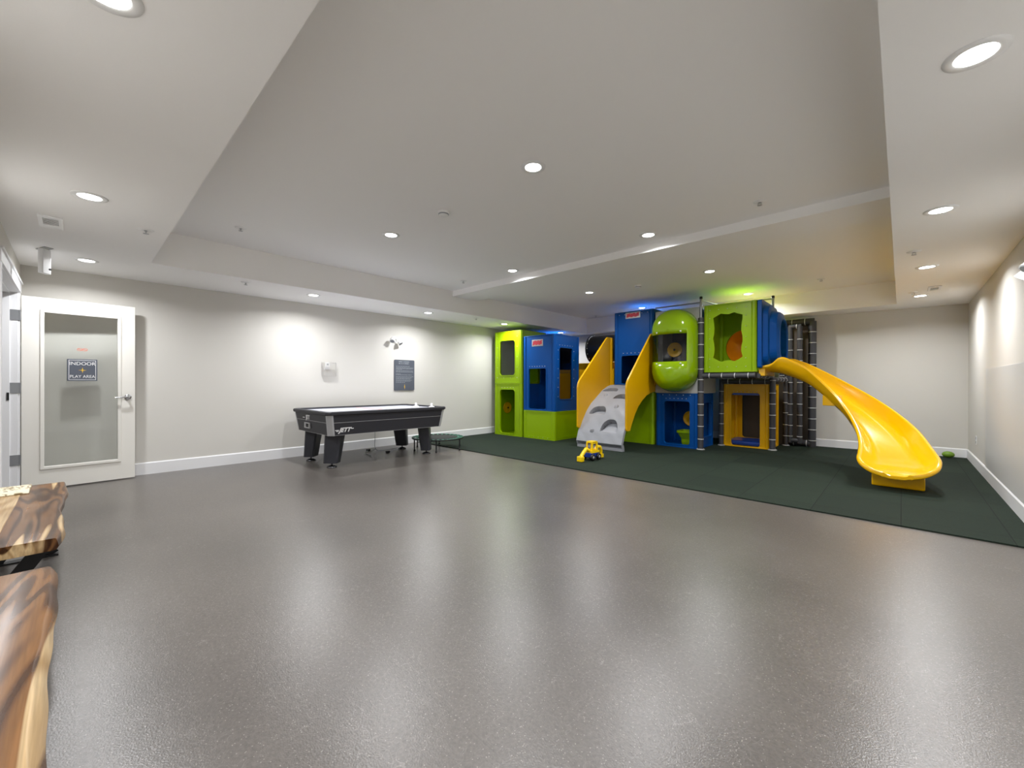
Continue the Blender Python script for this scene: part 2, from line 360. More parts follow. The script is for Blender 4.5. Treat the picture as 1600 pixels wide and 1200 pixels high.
# ------------------------------------------------------------------ room shell
XL, XR, YN, HC, HU = -6.985, .764, -.41, 2.45, 2.823
WB = lambda x: 9.669+.065*(x-XR)
TX1, TX2, TY1, TY2 = -5.874, -.0624, .561, 8.995
RY, RT = 4.66, .012
YB = 9.75
struct('floor', MB().box(XL-.2, XR+.2, -1.9, YB+.1, -.2, 0), M['floor'], 'grey-brown speckled vinyl floor with scuffs, glossy under the ceiling lights', 'floor')
struct('floor_rubber', MB().add([(XL, RY, 0), (XR, RY, 0), (XR, WB(XR), 0), (XL, WB(XL), 0), (XL, RY, RT), (XR, RY, RT), (XR, WB(XR), RT), (XL, WB(XL), RT)],
       [(4, 5, 6, 7), (0, 1, 5, 4), (1, 2, 6, 5), (2, 3, 7, 6), (3, 0, 4, 7)]), M['rubber'], 'dark green rubber tile flooring under the play structure', 'floor')
struct('wall_left', MB().box(XL-.2, XL, YN-.2, YB+.1, 0, 3.0), M['wall'], 'long greige wall behind the air hockey table', 'wall')
struct('wall_right', MB().box(XR, XR+.2, YN-.2, YB+.1, 0, 3.0), M['wall'], 'greige wall at the right with scalloped light', 'wall')
wb = MB(); wb.add([(XL-.1, WB(XL-.1), 0), (XR+.1, WB(XR+.1), 0), (XR+.1, WB(XR+.1)+.2, 0), (XL-.1, WB(XL-.1)+.2, 0), (XL-.1, WB(XL-.1), 3), (XR+.1, WB(XR+.1), 3), (XR+.1, WB(XR+.1)+.2, 3), (XL-.1, WB(XL-.1)+.2, 3)],
       [(0, 1, 5, 4), (1, 2, 6, 5), (2, 3, 7, 6), (3, 0, 4, 7), (4, 5, 6, 7), (3, 2, 1, 0)])
struct('wall_back', wb, M['wall'], 'greige wall behind the yellow slide', 'wall')
DX0, DX1, DZ = -6.745, -5.2, 2.11
wn = MB().box(XL-.1, DX0-.02, YN-.2, YN, 0, 3).box(DX1+.02, XR+.1, YN-.2, YN, 0, 3).box(DX0-.02, DX1+.02, YN-.2, YN, DZ+.02, 3)
struct('wall_near', wn, M['wall'], 'greige wall with the doorway at the far left edge', 'wall')
# corridor beyond the doorway
cr = MB().box(-7.4, -4.6, -1.95, -1.85, 0, 2.6).box(-7.5, -7.4, -1.95, YN-.2, 0, 2.6).box(-4.6, -4.5, -1.95, YN-.2, 0, 2.6).box(-7.5, -4.5, -1.95, YN-.2, 2.5, 2.6)
struct('wall_corridor', cr, M['wall'], 'corridor walls beyond the open doorway', 'wall')
# ceiling: dropped ring, tray sides, raised tray
c = MB().box(XL, TX1, YN, YB, HC, HC+.6).box(TX2, XR, YN, YB, HC, HC+.6).box(TX1, TX2, YN, TY1, HC, HC+.6).box(TX1, TX2, TY2, YB, HC, HC+.6).box(TX1, TX2, TY1, TY2, HU, HU+.25)
struct('ceiling', c, M['ceil'], 'white tray ceiling with a dropped border around it', 'ceiling')
struct('beam', MB().box(TX1, TX2, 4.66, 5.24, 2.73, HU+.02), M['ceil'], 'shallow beam crossing the raised ceiling tray', 'beam')
# baseboards
BH, BT = .152, .015
def bb(name, p, q, lab, nrm):
    p, q, nrm = Vector(p), Vector(q), Vector(nrm); d = (q-p)
    prof = [(0, 0), (BT, 0), (BT, BH-.012), (BT*.45, BH), (0, BH)]
    mb = MB().loft([[e+nrm*a+Vector((0, 0, b)) for a, b in prof] for e in (p, q)], True, True, False)
    bm = struct(name, mb, M['trim'], lab, 'baseboard')
bb('baseboard_left', (XL, YN, 0), (XL, WB(XL), 0), 'white baseboard along the wall behind the air hockey table', (1, 0, 0))
bb('baseboard_right', (XR, YN, 0), (XR, WB(XR), 0), 'white baseboard along the right wall', (-1, 0, 0))
bb('baseboard_back', (XL, WB(XL), 0), (XR, WB(XR), 0), 'white baseboard along the back wall behind the slide', (.065, -1, 0))
bb('baseboard_near', (DX1+.13, YN, 0), (XR, YN, 0), 'white baseboard behind the wooden benches', (0, 1, 0))
# door frame
df = MB()
df.box(DX0-.02, DX0, YN-.2, YN, 0, DZ).box(DX1, DX1+.02, YN-.2, YN, 0, DZ).box(DX0-.02, DX1+.02, YN-.2, YN, DZ, DZ+.02)
df.box(DX0, DX0+.012, YN-.13, YN-.055, 0, DZ).box(DX1-.012, DX1, YN-.13, YN-.055, 0, DZ).box(DX0, DX1, YN-.13, YN-.055, DZ-.012, DZ)
df.box(DX0-.1, DX0-.006, YN, YN+.014, 0, DZ+.006).box(DX1+.006, DX1+.1, YN, YN+.014, 0, DZ+.006).box(DX0-.11, DX1+.11, YN, YN+.018, DZ+.006, DZ+.1).box(DX0-.12, DX1+.12, YN, YN+.03, DZ+.1, DZ+.118)
struct('trim_1', df, M['trim'], 'white door casing and jamb at the far left', 'door frame', bevel=.002)
struct('trim_2', MB().box(DX0+.0125, DX0+.017, YN-.075, YN-.058, .98, 1.06), M['metalblack'], 'small black strike plate on the white door jamb', 'strike plate')
# open door leaf
hx, hy = -6.757, -.392
ang = atan2(.90, -.062)
door = bpy.data.objects.new('door_1', None); COL.objects.link(door); door.location = (hx, hy, 0); door.rotation_euler = (0, 0, ang); OFF[door.name] = (0, 0, 0)
tag(door, 'open white door with a tall clear glass pane and lever handle', 'door', kind='structure')
W_ = .90; gx0, gx1, gz0, gz1 = .165, .745, .25, 1.925
fr = MB().plate([[(0.004, .012), (W_, .012), (W_, 2.085), (0.004, 2.085)], [(gx0, gz0), (gx1, gz0), (gx1, gz1), (gx0, gz1)]], (0, 0.0, 0), (1, 0, 0), (0, 0, 1), -.042)
build('door_panel', fr, M['door'], door, bevel=.002)
st = MB().plate([[(gx0-.032, gz0-.032), (gx1+.032, gz0-.032), (gx1+.032, gz1+.032), (gx0-.032, gz1+.032)], [(gx0, gz0), (gx1, gz0), (gx1, gz1), (gx0, gz1)]], (0, 0, 0), (1, 0, 0), (0, 0, 1), .012)
build('glazing_bead', st, M['door'], door, bevel=.005)
build('glass_pane', MB().box(gx0, gx1, .018, .023, gz0, gz1), M['glass'], door)
h = MB().lathe([(0, -.012), (.030, -.012), (.033, -.006), (.033, 0)], (.835, 0, .99), 'y', 24)
h.cyl((.835, -.01, .99), (.835, -.055, .99), .011, 16)
h.tube([(.835, -.052, .99), (.80, -.056, .992), (.76, -.056, .99), (.72, -.05, .986)], [.011, .0095, .009, .008], 12)
h = build('lever_handle', h, M['chrome'], door); h['label'] = 'brushed metal lever handle'
for z in (1.872, 1.107, .348):
    hb = MB().box(-.075, -.008, -.014, -.010, z-.055, z+.055).cyl((-.006, -.008, z-.055), (-.006, -.008, z+.055), .008, 12)
    h = build('hinge', hb, M['steel'], door); h['label'] = 'grey metal butt hinge'
# hinge leaves lie on the jamb (they turn with the knuckle)
ds = thing('door_sign', 'slate sign reading INDOOR PLAY AREA on the glass door', 'sign', (hx, hy, 0), ang)
sx0, sx1, sz0, sz1 = .333, .573, 1.184, 1.43
build('board', MB().box(sx0, sx1, -.003, .0175, sz0, sz1), M['signgrey'], ds, bevel=.002)
bo = MB().plate([[(sx0+.012, sz0+.012), (sx1-.012, sz0+.012), (sx1-.012, sz1-.012), (sx0+.012, sz1-.012)], [(sx0+.016, sz0+.016), (sx1-.016, sz0+.016), (sx1-.016, sz1-.016), (sx0+.016, sz1-.016)]], (0, -.003, 0), (1, 0, 0), (0, 0, 1), .0008)
build('border_line', bo, M['letter'], ds)
cxs = (sx0+sx1)/2
text('lettering', 'INDOOR', .052, M['letter'], ds, frame((cxs, -.0045, 1.378), (1, 0, 0), (0, 0, 1)), .0006, sx=1.0)
text('lettering', 'PLAY AREA', .046, M['letter'], ds, frame((cxs, -.0045, 1.232), (1, 0, 0), (0, 0, 1)), .0006, sx=.88)
star = []
for k in range(8):
    a = pi/4*k; r_ = (.036, .007)[k % 2] if k % 2 else (.036 if k % 4 == 0 else .034)
    star.append((cxs+(.034 if k % 4 == 0 else r_)*cos(a), 1.305+r_*sin(a)))
build('star_emblem', MB().plate([star], (0, -.003, 0), (1, 0, 0), (0, 0, 1), .001), M['gold'], ds)
dk = thing('glass_sticker', 'two red prohibition rings stuck on the door glass above the sign', 'sticker', (hx, hy, 0), ang)
for cx_ in (.432, .474):
    n = 28; ring = [(cx_+.021*cos(2*pi*k/n), 1.54+.016*sin(2*pi*k/n)) for k in range(n)]; r2 = [(cx_+.017*cos(2*pi*k/n), 1.54+.0125*sin(2*pi*k/n)) for k in range(n)]
    mb = MB().plate([ring, r2], (0, .0175, 0), (1, 0, 0), (0, 0, 1), .001)
    mb.obox((cx_, .017, 1.54), (.014, 0, -.009), (.0012, 0, .0018), (0, .0005, 0))
    build('prohibition_ring', mb, M['orange'], dk)

# ------------------------------------------------------------------ downlights
def make_lamp():
    t = thing('recessed_downlight', 'x', 'ceiling light', (0, 0, 0), 0, 'recessed ceiling downlights')
    build('trim_ring', MB().lathe([(.094, 0), (.092, -.005), (.066, -.007), (.061, -.004)], n=36), M['white'], t)
    build('diffuser', MB().lathe([(0, -.0035), (.0625, -.0035)], n=36), M['lampglow'], t)
    ld = bpy.data.lights.new('downlight_source', 'AREA'); ld.shape = 'DISK'; ld.size = .12; ld.energy = LAMP_W; ld.color = (.965, .98, 1.); ld.spread = R(158)
    lo = bpy.data.objects.new('downlight_source', ld); COL.objects.link(lo); lo.parent = t; lo.location = (0, 0, -.012)
    return t
LP = [(-6.232, .085, HC, 'round recessed downlight above the top of the glass door'),
      (-4.075, .069, HC, 'bright round downlight near the ceiling vent by the doorway'),
      (-6.245, 2.391, HC, 'round downlight in the border above the near end of the air hockey table'),
      (-6.27, 4.412, HC, 'round downlight in the border above the small trampoline'),
      (-6.235, 6.36, HC, 'round downlight just in front of the green tower'),
      (-6.25, 8.40, HC, 'round downlight hidden behind the blue tower at the left'),
      (.205, 2.396, HC, 'large bright downlight at the top right corner of the photo'),
      (.204, 4.358, HC, 'second downlight from the top in the right ceiling border'),
      (.196, 6.365, HC, 'downlight in the right ceiling border, third from the top right corner'),
      (.192, 8.369, HC, 'downlight by the small vent in the far right border'),
      (-2.053, 2.403, HU, 'largest downlight in the middle of the raised ceiling tray'),
      (-4.15, 2.422, HU, 'raised tray downlight left of the smoke detector'),
      (-2.052, 4.372, HU, 'raised tray downlight in front of the beam, right one of two'),
      (-4.155, 4.405, HU, 'raised tray downlight in front of the beam, left one of two'),
      (-2.056, 6.403, HU, 'tray downlight behind the beam above the green cube'),
      (-4.13, 6.413, HU, 'tray downlight behind the beam left of the tall blue tower'),
      (-4.12, 8.48, HU, 'downlight above the top of the tall blue tower'),
      (-2.06, 8.48, HU, 'downlight hidden behind the raised green cube'),
      (-1.9, .07, HC, 'recessed downlight in the near border above the camera side'),
      (.21, .3, HC, 'recessed downlight in the near right corner of the border')]
lamp0 = make_lamp()
for i, (x, y, z, lb) in enumerate(LP):
    t = lamp0 if i == 0 else copy_tree(lamp0)
    t.location = (x, y, z); t['label'] = lb
# ------------------------------------------------------------------ sprinklers, detectors, vents
def make_spr():
    t = thing('fire_sprinkler', 'x', 'sprinkler', (0, 0, 0), 0, 'ceiling sprinkler heads')
    build('escutcheon', MB().lathe([(.055, 0), (.052, -.004), (.03, -.010), (.016, -.011), (.012, -.004)], n=28), M['white'], t)
    s = MB().cyl((0, 0, 0), (0, 0, -.014), .011, 12)
    for a in (-1, 1): s.tube([(a*.010, 0, -.012), (a*.014, 0, -.022), (a*.004, 0, -.032)], .0025, 6)
    s.cyl((0, 0, -.032), (0, 0, -.0345), .02, 16)
    build('sprinkler_head', s, M['silver'], t); return t
SP = [(-4.616, .409, HC, 'sprinkler head at the near corner of the ceiling tray by the vent'),
      (-6.089, 1.496, HC, 'sprinkler head in the left border between the door and table'),
      (-6.085, 5.414, HC, 'sprinkler head in the left border nearest the green tower'),
      (-6.16, 8.281, HC, 'sprinkler head just above the blue left tower'),
      (.082, 5.547, HC, 'sprinkler head in the right ceiling border'),
      (.113, 8.0, HC, 'small reddish-looking sprinkler head beside the far right downlight'),
      (-5.141, 1.215, HU, 'sprinkler head in the tray near its left edge'),
      (-.941, 4.26, HU, 'sprinkler head in the tray in front of the beam at right'),
      (-5.16, 4.313, HU, 'tiny sprinkler head just before the left end of the beam'),
      (-.926, 8.054, HU, 'tiny sprinkler head in the tray above the blue slide hood'),
      (-5.409, 8.691, HU, 'tiny sprinkler head in the far left corner of the tray')]
s0 = make_spr()
for i, (x, y, z, lb) in enumerate(SP):
    t = s0 if i == 0 else copy_tree(s0)
    t.location = (x, y, z); t['label'] = lb
def make_det():
    t = thing('smoke_detector', 'x', 'smoke detector', (0, 0, 0), 0, 'ceiling smoke detectors')
    build('housing', MB().lathe([(.055, 0), (.055, -.012), (.05, -.02), (.045, -.034), (.03, -.042), (0, -.043)], n=28), M['white'], t, )
    build('sensor_grille', MB().lathe([(.0485, -.022), (.0505, -.022), (.0475, -.032), (.046, -.032)], n=28), M['faded'], t); return t
d0 = make_det(); d0.location = (-3.22, 2.442, HU); d0['label'] = 'white round smoke detector in the near half of the raised tray'
d1 = copy_tree(d0); d1.location = (-3.231, 6.506, HU); d1['label'] = 'small white smoke detector behind the beam'
def vent(name, x0, x1, y0, y1, lab, along):
    cx_, cy_ = (x0+x1)/2, (y0+y1)/2
    t = thing(name, lab, 'vent', (cx_, cy_, HC))
    lx0, lx1, ly0, ly1 = x0+.09, x1-.05, y0+.025, y1-.025
    if along == 'y': lx0, lx1, ly0, ly1 = x0+.025, x1-.025, y0+.06, y1-.06
    vf = build('frame', MB().plate([[(x0, y0), (x1, y0), (x1, y1), (x0, y1)], [(lx0, ly0), (lx1, ly0), (lx1, ly1), (lx0, ly1)]], (0, 0, HC), (1, 0, 0), (0, 1, 0), -.01), M['white'], t, bevel=.003)
    build('duct_opening', MB().box(lx0, lx1, ly0, ly1, HC-.001, HC-.003), M['dark'], t)
    n = 7; b_ = MB()
    for i in range(n):
        if along == 'x':
            x = lx0+(i+.5)*(lx1-lx0)/n; b_.obox((x, (ly0+ly1)/2, HC-.008), (.0055, 0, 0), (0, (ly1-ly0)/2, 0), (0, 0, .002))
        else:
            y = ly0+(i+.5)*(ly1-ly0)/n; b_.obox(((lx0+lx1)/2, y, HC-.008), (0, .0035, 0), ((lx1-lx0)/2, 0, 0), (0, 0, .002))
    join(vf, b_, M['white'])
vent('ceiling_vent', -5.11, -4.77, -.2, -.065, 'white louvred air vent in the ceiling near the doorway', 'x')
vent('ceiling_vent', .25, .375, 7.68, 8.0, 'small louvred vent in the far right ceiling border', 'y')
# security camera
t = thing('security_camera', 'white box camera hanging from the ceiling beside the doorway', 'security camera', (-5.975, -.2, HC))
build('mount_plate', MB().obox((-5.975, -.2, HC-.004), (.075, .03, 0), (-.012, .03, 0), (0, 0, .004)), M['grey'], t, bevel=.002)
build('housing', MB().obox((-5.975, -.2, HC-.125), (.013, .017, 0), (-.034, .026, 0), (0, 0, .118)), M['white'], t, bevel=.005)
build('lens', MB().cyl((-5.955, -.168, HC-.20), (-5.948, -.158, HC-.20), .009, 16), M['black'], t)

# ------------------------------------------------------------------ left wall items
t = thing('rules_sign', 'slate grey rules board with gold emblem on the wall above the table', 'sign', (XL, 4.363, 1.32))
brd = build('board', MB().plate([rrect(4.145, 4.582, 1.03, 1.613, .02)], (XL, 0, 0), (0, 1, 0), (0, 0, 1), .02), M['signgrey'], t)
hd = MB()
for (z, segs) in ((1.577, ((4.235, 4.31), (4.325, 4.335), (4.35, 4.46))), (1.543, ((4.235, 4.275), (4.29, 4.31), (4.325, 4.345), (4.36, 4.46)))):
    for a, b_ in segs:
        y = a
        while y < b_-.006:
            ww = min(.014, b_-y); hd.box(XL+.02, XL+.0215, y, y+ww, z-.008, z+.008); y += ww+.005
join(brd, hd, M['faded'])
bd = MB(); random.seed(5)
for z, en in ((1.488, .3), (1.462, .375), (1.445, .36), (1.428, .12), (1.402, .34), (1.382, .36), (1.345, .1), (1.325, .33), (1.292, .375), (1.268, .33), (1.25, .3), (1.225, .34), (1.205, .31), (1.18, .2)):
    y = 4.175
    while y < 4.175+en:
        l = random.uniform(.015, .05); bd.box(XL+.02, XL+.021, y, min(y+l, 4.56), z-.0035, z+.0035); y += l+.008
join(brd, bd, M['faded'])
em = [(4.363, 1.045), (4.370, 1.085), (4.374, 1.095), (4.370, 1.105), (4.363, 1.150), (4.356, 1.105), (4.352, 1.095), (4.356, 1.085)]
build('emblem', MB().plate([em], (XL+.02, 0, 0), (0, 1, 0), (0, 0, 1), .001), M['gold'], t)
t = thing('thermostat', 'white thermostat under a clear locking cover on the long wall', 'thermostat', (XL, 2.91, 1.39))
build('housing', MB().box(XL, XL+.028, 2.855, 2.93, 1.39, 1.51), M['white'], t, bevel=.004)
build('dial', MB().cyl((XL+.028, 2.893, 1.475), (XL+.032, 2.893, 1.475), .014, 16), M['faded'], t)
cv = MB()
for i, (e, d) in enumerate(((0, .006), (.004, .06), (.012, .07))):
    pass
cv.loft([[(XL+d, y, z) for y, z in rrect(2.80+e, 3.03-e, 1.27+e, 1.515-e, .02)] for e, d in ((0, .006), (.003, .055), (.014, .07))], True, False, True)
cv.plate([rrect(2.814, 3.016, 1.284, 1.501, .015)], (XL+.0701, 0, 0), (0, 1, 0), (0, 0, 1), .001)
build('clear_cover', cv, M['clear'], t)
def emergency(name, lab, x, y, z, s):
    t = thing(name, lab, 'emergency light', (x, y, z))
    build('backplate', MB().lathe([(0, 0), (.062, 0), (.062, .02*s), (.05, .032*s), (0, .034*s)], (x, y, z), 'x', 24), M['white'], t)
    for dy, dz in ((-.085, -.02), (.075, -.055)):
        a = MB().tube([(x+.03*s, y, z), (x+.06*s, y+dy*.5, z+.005), (x+.085*s, y+dy*.9, z+dz*.6)], .008, 10)
        ar = build('lamp_arm', a, M['white'], t)
        hd = MB(); c0 = Vector((x+.085*s, y+dy, z+dz)); ax = Vector((.55*s, dy*4, -.75)).normalized()
        hd.tube([c0-ax*.03, c0-ax*.02, c0+ax*.025, c0+ax*.04], [.018, .036, .043, .046], 20)
        build('lamp_head', hd, M['white'], t)
        ln = MB().tube([c0+ax*.0402, c0+ax*.043], [.038, .036], 20); ln = build('lens', ln, M['faded'], t)
emergency('emergency_light', 'white twin-head emergency light high above the rules sign', XL, 4.14, 1.995, 1)
emergency('emergency_light', 'white emergency light head cut by the right photo edge', XR, 4.84, 2.06, -1)
# right wall items
struct_panel = build('wall_panel', MB().box(XR-.006, XR, 1.5, 7.76, BH, 1.362), M['panel'], bevel=.001)
tag(struct_panel, 'large flat white protective panel on the lower right wall', 'wall panel')
t = thing('power_outlet', 'white power outlet low on the right wall near the back corner', 'outlet', (XR, 8.65, .40))
cpl = build('cover_plate', MB().box(XR-.006, XR, 8.61, 8.69, .33, .455), M['white'], t, bevel=.002)
join(cpl, MB().box(XR-.009, XR-.006, 8.635, 8.665, .345, .385).box(XR-.009, XR-.006, 8.635, 8.665, .4, .44), M['faded'])

# ------------------------------------------------------------------ air hockey table
TXa, TXb, TYa, TYb, TZ = -6.71, -5.445, 2.255, 4.22, .785
hc_ = ((TXa+TXb)/2, (TYa+TYb)/2, 0)
T = thing('air_hockey_table', 'black air hockey table with white lettering and a white playfield', 'game table', hc_)
def tloop(e, z, cf=.055):   # chamfered rectangle loop
    x0, x1, y0, y1 = TXa+e, TXb-e, TYa+e, TYb-e
    return [(x0+cf, y0, z), (x1-cf, y0, z), (x1, y0+cf, z), (x1, y1-cf, z), (x1-cf, y1, z), (x0+cf, y1, z), (x0, y1-cf, z), (x0, y0+cf, z)]
rim = MB().loft([tloop(.06, .735), tloop(.012, .735), tloop(0, .745), tloop(0, .775), tloop(.012, TZ), tloop(.05, TZ), tloop(.06, .778), tloop(.06, .735)], True, False, False)
build('rail', rim, M['tblack'], T)
bz, tz = .462, .735
E0, E1 = .022, .062
body = MB().loft([tloop(E1, bz, .05), tloop(E0, tz, .05)], True, True, False)
build('cabinet', body, M['tblack'], T)
build('playfield', MB().box(TXa+.05, TXb-.05, TYa+.05, TYb-.05, .736, .762), M['ice'], T)
mk = MB()
yc = (TYa+TYb)/2; xc = (TXa+TXb)/2
mk.box(TXa+.075, TXb-.075, yc-.008, yc+.008, .762, .7626)
mk.plate([[(xc+.15*cos(2*pi*k/32), yc+.15*sin(2*pi*k/32)) for k in range(32)], [(xc+.14*cos(2*pi*k/32), yc+.14*sin(2*pi*k/32)) for k in range(32)]], (0, 0, .762), (1, 0, 0), (0, 1, 0), .0006)
build('rink_markings', mk, M['orange'], T)
# silver corner facings, pin lines
def side_pt(f, z):  # inset at height z
    return E0+(E1-E0)*(tz-z)/(tz-bz)
cf = .05; cor = MB()
for (sx, sy) in ((1, -1), (1, 1), (-1, -1), (-1, 1)):
    pts = []
    for z in (bz-.003, tz):
        e = side_pt(0, z)-.003
        xe = TXb-e if sx > 0 else TXa+e; ye = TYa+e if sy < 0 else TYb-e
        pts.append((Vector((xe-sx*(cf+.02), ye, z)), Vector((xe-sx*cf, ye, z)), Vector((xe, ye-sy*cf, z)), Vector((xe, ye-sy*(cf+.02), z))))
    a, b_ = pts
    order = a+tuple(reversed([p+Vector((-sx*.004, -sy*.004, 0)) for p in a])), b_+tuple(reversed([p+Vector((-sx*.004, -sy*.004, 0)) for p in b_]))
    cc = MB().loft([list(order[0]), list(order[1])], True, True, False)
    k = build('corner_facing', cc, M['silver'], T); k['label'] = 'silver corner facing'
pl = MB()
for z, hh in ((.634, .004), (bz+.002, .003)):
    e = side_pt(0, z)-.0015
    pl.loft([tloop(e, z-hh/2, cf), tloop(e-.001, z-hh/2, cf), tloop(e-.001, z+hh/2, cf), tloop(e, z+hh/2, cf)], True, False, False)
k = build('silver_pinstripe', pl, M['silver'], T)
sl = (E1-E0)/(tz-bz)
upv = Vector((sl, 0, 1))
def txt(body, y, z, size):
    e = side_pt(0, z); x = TXb-e+.003
    loc = Vector((x, y, z))-Vector(hc_)
    mtx = frame(loc, (0, 1, 0), (sl, 0, 1)); return text('lettering', body, size, M['letter'], T, mtx, .001, .35, .95, .003)
jt = txt('JETT', 2.515, .530, .082)
sw = MB(); x_ = TXb-side_pt(0, .505)+.002
for k_, (ya, yb, za) in enumerate(((2.385, 2.435, .532), (2.40, 2.435, .518), (2.60, 2.64, .545))):
    sw.bar((TXb-side_pt(0, za)+.003, ya, za), (TXb-side_pt(0, za)+.003, yb, za), .009, .002, (1, 0, 0))
join(jt, sw, M['letter'])
# end logo & goal slot on -Y end
z = .675; e = side_pt(0, z)
mt = frame(Vector((-6.17, TYa+e-.003, z))-Vector(hc_), (1, 0, 0), (0, -sl, 1))
jt = text('lettering', 'JETT', .085, M['letter'], T, mt, .001, .35, .8, .003)
sw = MB().bar((-6.35, TYa+e-.003, z-.005), (-6.275, TYa+e-.003, z-.005), .009, .002, (0, 1, 0)); join(jt, sw, M['letter'])
z0, z1 = .52, .60; xa, xb = -6.30, -6.11
fp = MB().plate([[(xa, z0), (xb, z0), (xb, z1), (xa, z1)], [(xa+.05, z0+.014), (xb-.03, z0+.014), (xb-.03, z1-.014), (xa+.05, z1-.014)]], (0, TYa+side_pt(0, .56)-.018, 0), (1, 0, 0), (0, 0, 1), -.02)
build('puck_slot_frame', fp, M['silver'], T)
build('puck_slot', MB().box(xa+.05, xb-.03, TYa+side_pt(0, .56)-.012, TYa+side_pt(0, .56), z0+.014, z1-.014), M['dark'], T)
# legs
for sx, sy in ((1, -1), (1, 1), (-1, -1), (-1, 1)):
    fx = -5.735 if sx > 0 else -6.47; fy = 2.46 if sy < 0 else 3.99
    top = Vector((fx, fy-sy*.03, bz+.005)); bot = Vector((fx, fy+sy*.015, .065))
    d1 = Vector((sx, sy, 0)).normalized(); d2 = Vector((-d1.y, d1.x, 0))
    def lp(c_, wd, th, ch=.02):
        o_ = []
        for a_, b_ in ((wd-ch, th), (wd, th-ch), (wd, -th+ch), (wd-ch, -th), (-wd+ch, -th), (-wd, -th+ch), (-wd, th-ch), (-wd+ch, th)):
            o_.append(tuple(c_+d2*a_+d1*b_))
        return o_
    lg = build('leg', MB().loft([lp(bot, .095, .075), lp(top, .115, .09)], True, True, False), M['tleg'], T)
    ft = MB().cyl((bot.x, bot.y, .066), (bot.x, bot.y, .02), .012, 12); ft.lathe([(0, .03), (.03, .03), (.062, .018), (.068, .008), (.068, 0), (0, 0)], (bot.x, bot.y, 0), 'z', 24)
    k = build('levelling_foot', ft, M['darkchrome'], lg); k['label'] = 'round metal levelling foot'
# strikers
def mallet(x, y, lab):
    o = build('hockey_mallet', MB().lathe([(0, 0), (.048, 0), (.05, .008), (.046, .018), (.03, .02), (.02, .026), (.017, .05), (.02, .062), (.013, .07), (0, .071)], (x, y, .7627), 'z', 24), M['white'])
    tag(o, lab, 'mallet', 'air hockey mallets')
mallet(-6.06, 4.02, 'white air hockey mallet at the far end of the table, left one of two')
mallet(-5.72, 4.10, 'white air hockey mallet at the far end of the table, right one of two')
# power cord
cpt = [(-6.5, 3.0, .47), (-6.5, 3.0, .2), (-6.5, 3.0, .06), (-6.49, 3.0, .02), (-6.52, 2.96, .008), (-6.45, 2.9, .008), (-6.30, 2.86, .008)]
def smooth(pts, n=6):
    P_ = [Vector(p) for p in pts]; o = []
    for i in range(len(P_)-1):
        a, b, c_, d = P_[max(i-1, 0)], P_[i], P_[i+1], P_[min(i+2, len(P_)-1)]
        for k in range(n):
            t_ = k/n; o.append(.5*((2*b)+(-a+c_)*t_+(2*a-5*b+4*c_-d)*t_*t_+(-a+3*b-3*c_+d)*t_**3))
    o.append(P_[-1]); return o
cd = thing('power_cable', 'thin grey power cord hanging under the air hockey table to the floor', 'cord', (-6.5, 3.5, 0))
build('cable', MB().tube(smooth([(-6.5, 3.5, .46), (-6.5, 3.5, .25), (-6.5, 3.5, .08), (-6.5, 3.55, .02), (-6.5, 3.7, .01), (-6.54, 3.9, .01), (-6.58, 4.0, .01), (-6.5, 4.02, .01), (-6.38, 3.85, .01), (-6.28, 3.66, .012)]), .0045, 8)
      .tube(smooth([(-6.5, 3.5, .05), (-6.58, 3.5, .012), (-6.66, 3.47, .01), (-6.5, 3.33, .01), (-6.3, 3.26, .01), (-6.15, 3.25, .01)]), .0045, 8), M['faded'], cd)
pg = MB().box(-6.30, -6.25, 3.58, 3.64, .001, .03); build('plug', pg, M['black'], cd, bevel=.006)
build('plug', MB().box(-6.70, -6.65, 3.44, 3.50, .001, .03), M['black'], cd, bevel=.006)

# ------------------------------------------------------------------ trampoline
tcx, tcy, tr_, tzr = -6.03, 4.46, .445, .20
t = thing('mini_trampoline', 'small round trampoline with green elastic bands behind the table leg', 'trampoline', (tcx, tcy, 0))
ringp = [(tcx+tr_*cos(2*pi*k/48), tcy+tr_*sin(2*pi*k/48), tzr) for k in range(49)]
build('frame_ring', MB().tube(ringp, .0125, 10, False), M['metalblack'], t)
nb = 30; bd = MB()
for k in range(nb):
    a = 2*pi*k/nb; d = Vector((cos(a), sin(a), 0)); s_ = Vector((-sin(a), cos(a), 0))
    for sg in (1, -1):
        bd.bar(Vector((tcx, tcy, tzr+.012))+d*(tr_+.008)+s_*.014*sg, Vector((tcx, tcy, tzr+.004))+d*.335-s_*.016*sg, .02, .004)
build('elastic_bands', bd, M['tgreen'], t)
build('jumping_mat', MB().lathe([(0, tzr), (.335, tzr), (.35, tzr+.004), (.35, tzr+.008), (0, tzr+.004)], (tcx, tcy, 0), 'z', 40), M['tmat'], t)
for k in range(6):
    a = R(20+60*k); lx, ly = tcx+tr_*cos(a), tcy+tr_*sin(a)
    fz = RT if ly > RY else 0
    lg = build('leg', MB().cyl((lx, ly, fz+.01), (lx, ly, tzr-.005), .011, 12), M['metalblack'], t)
    build('rubber_tip', MB().lathe([(0, fz), (.016, fz), (.016, fz+.025), (.011, fz+.03)], (lx, ly, 0), 'z', 14), M['black'], lg)

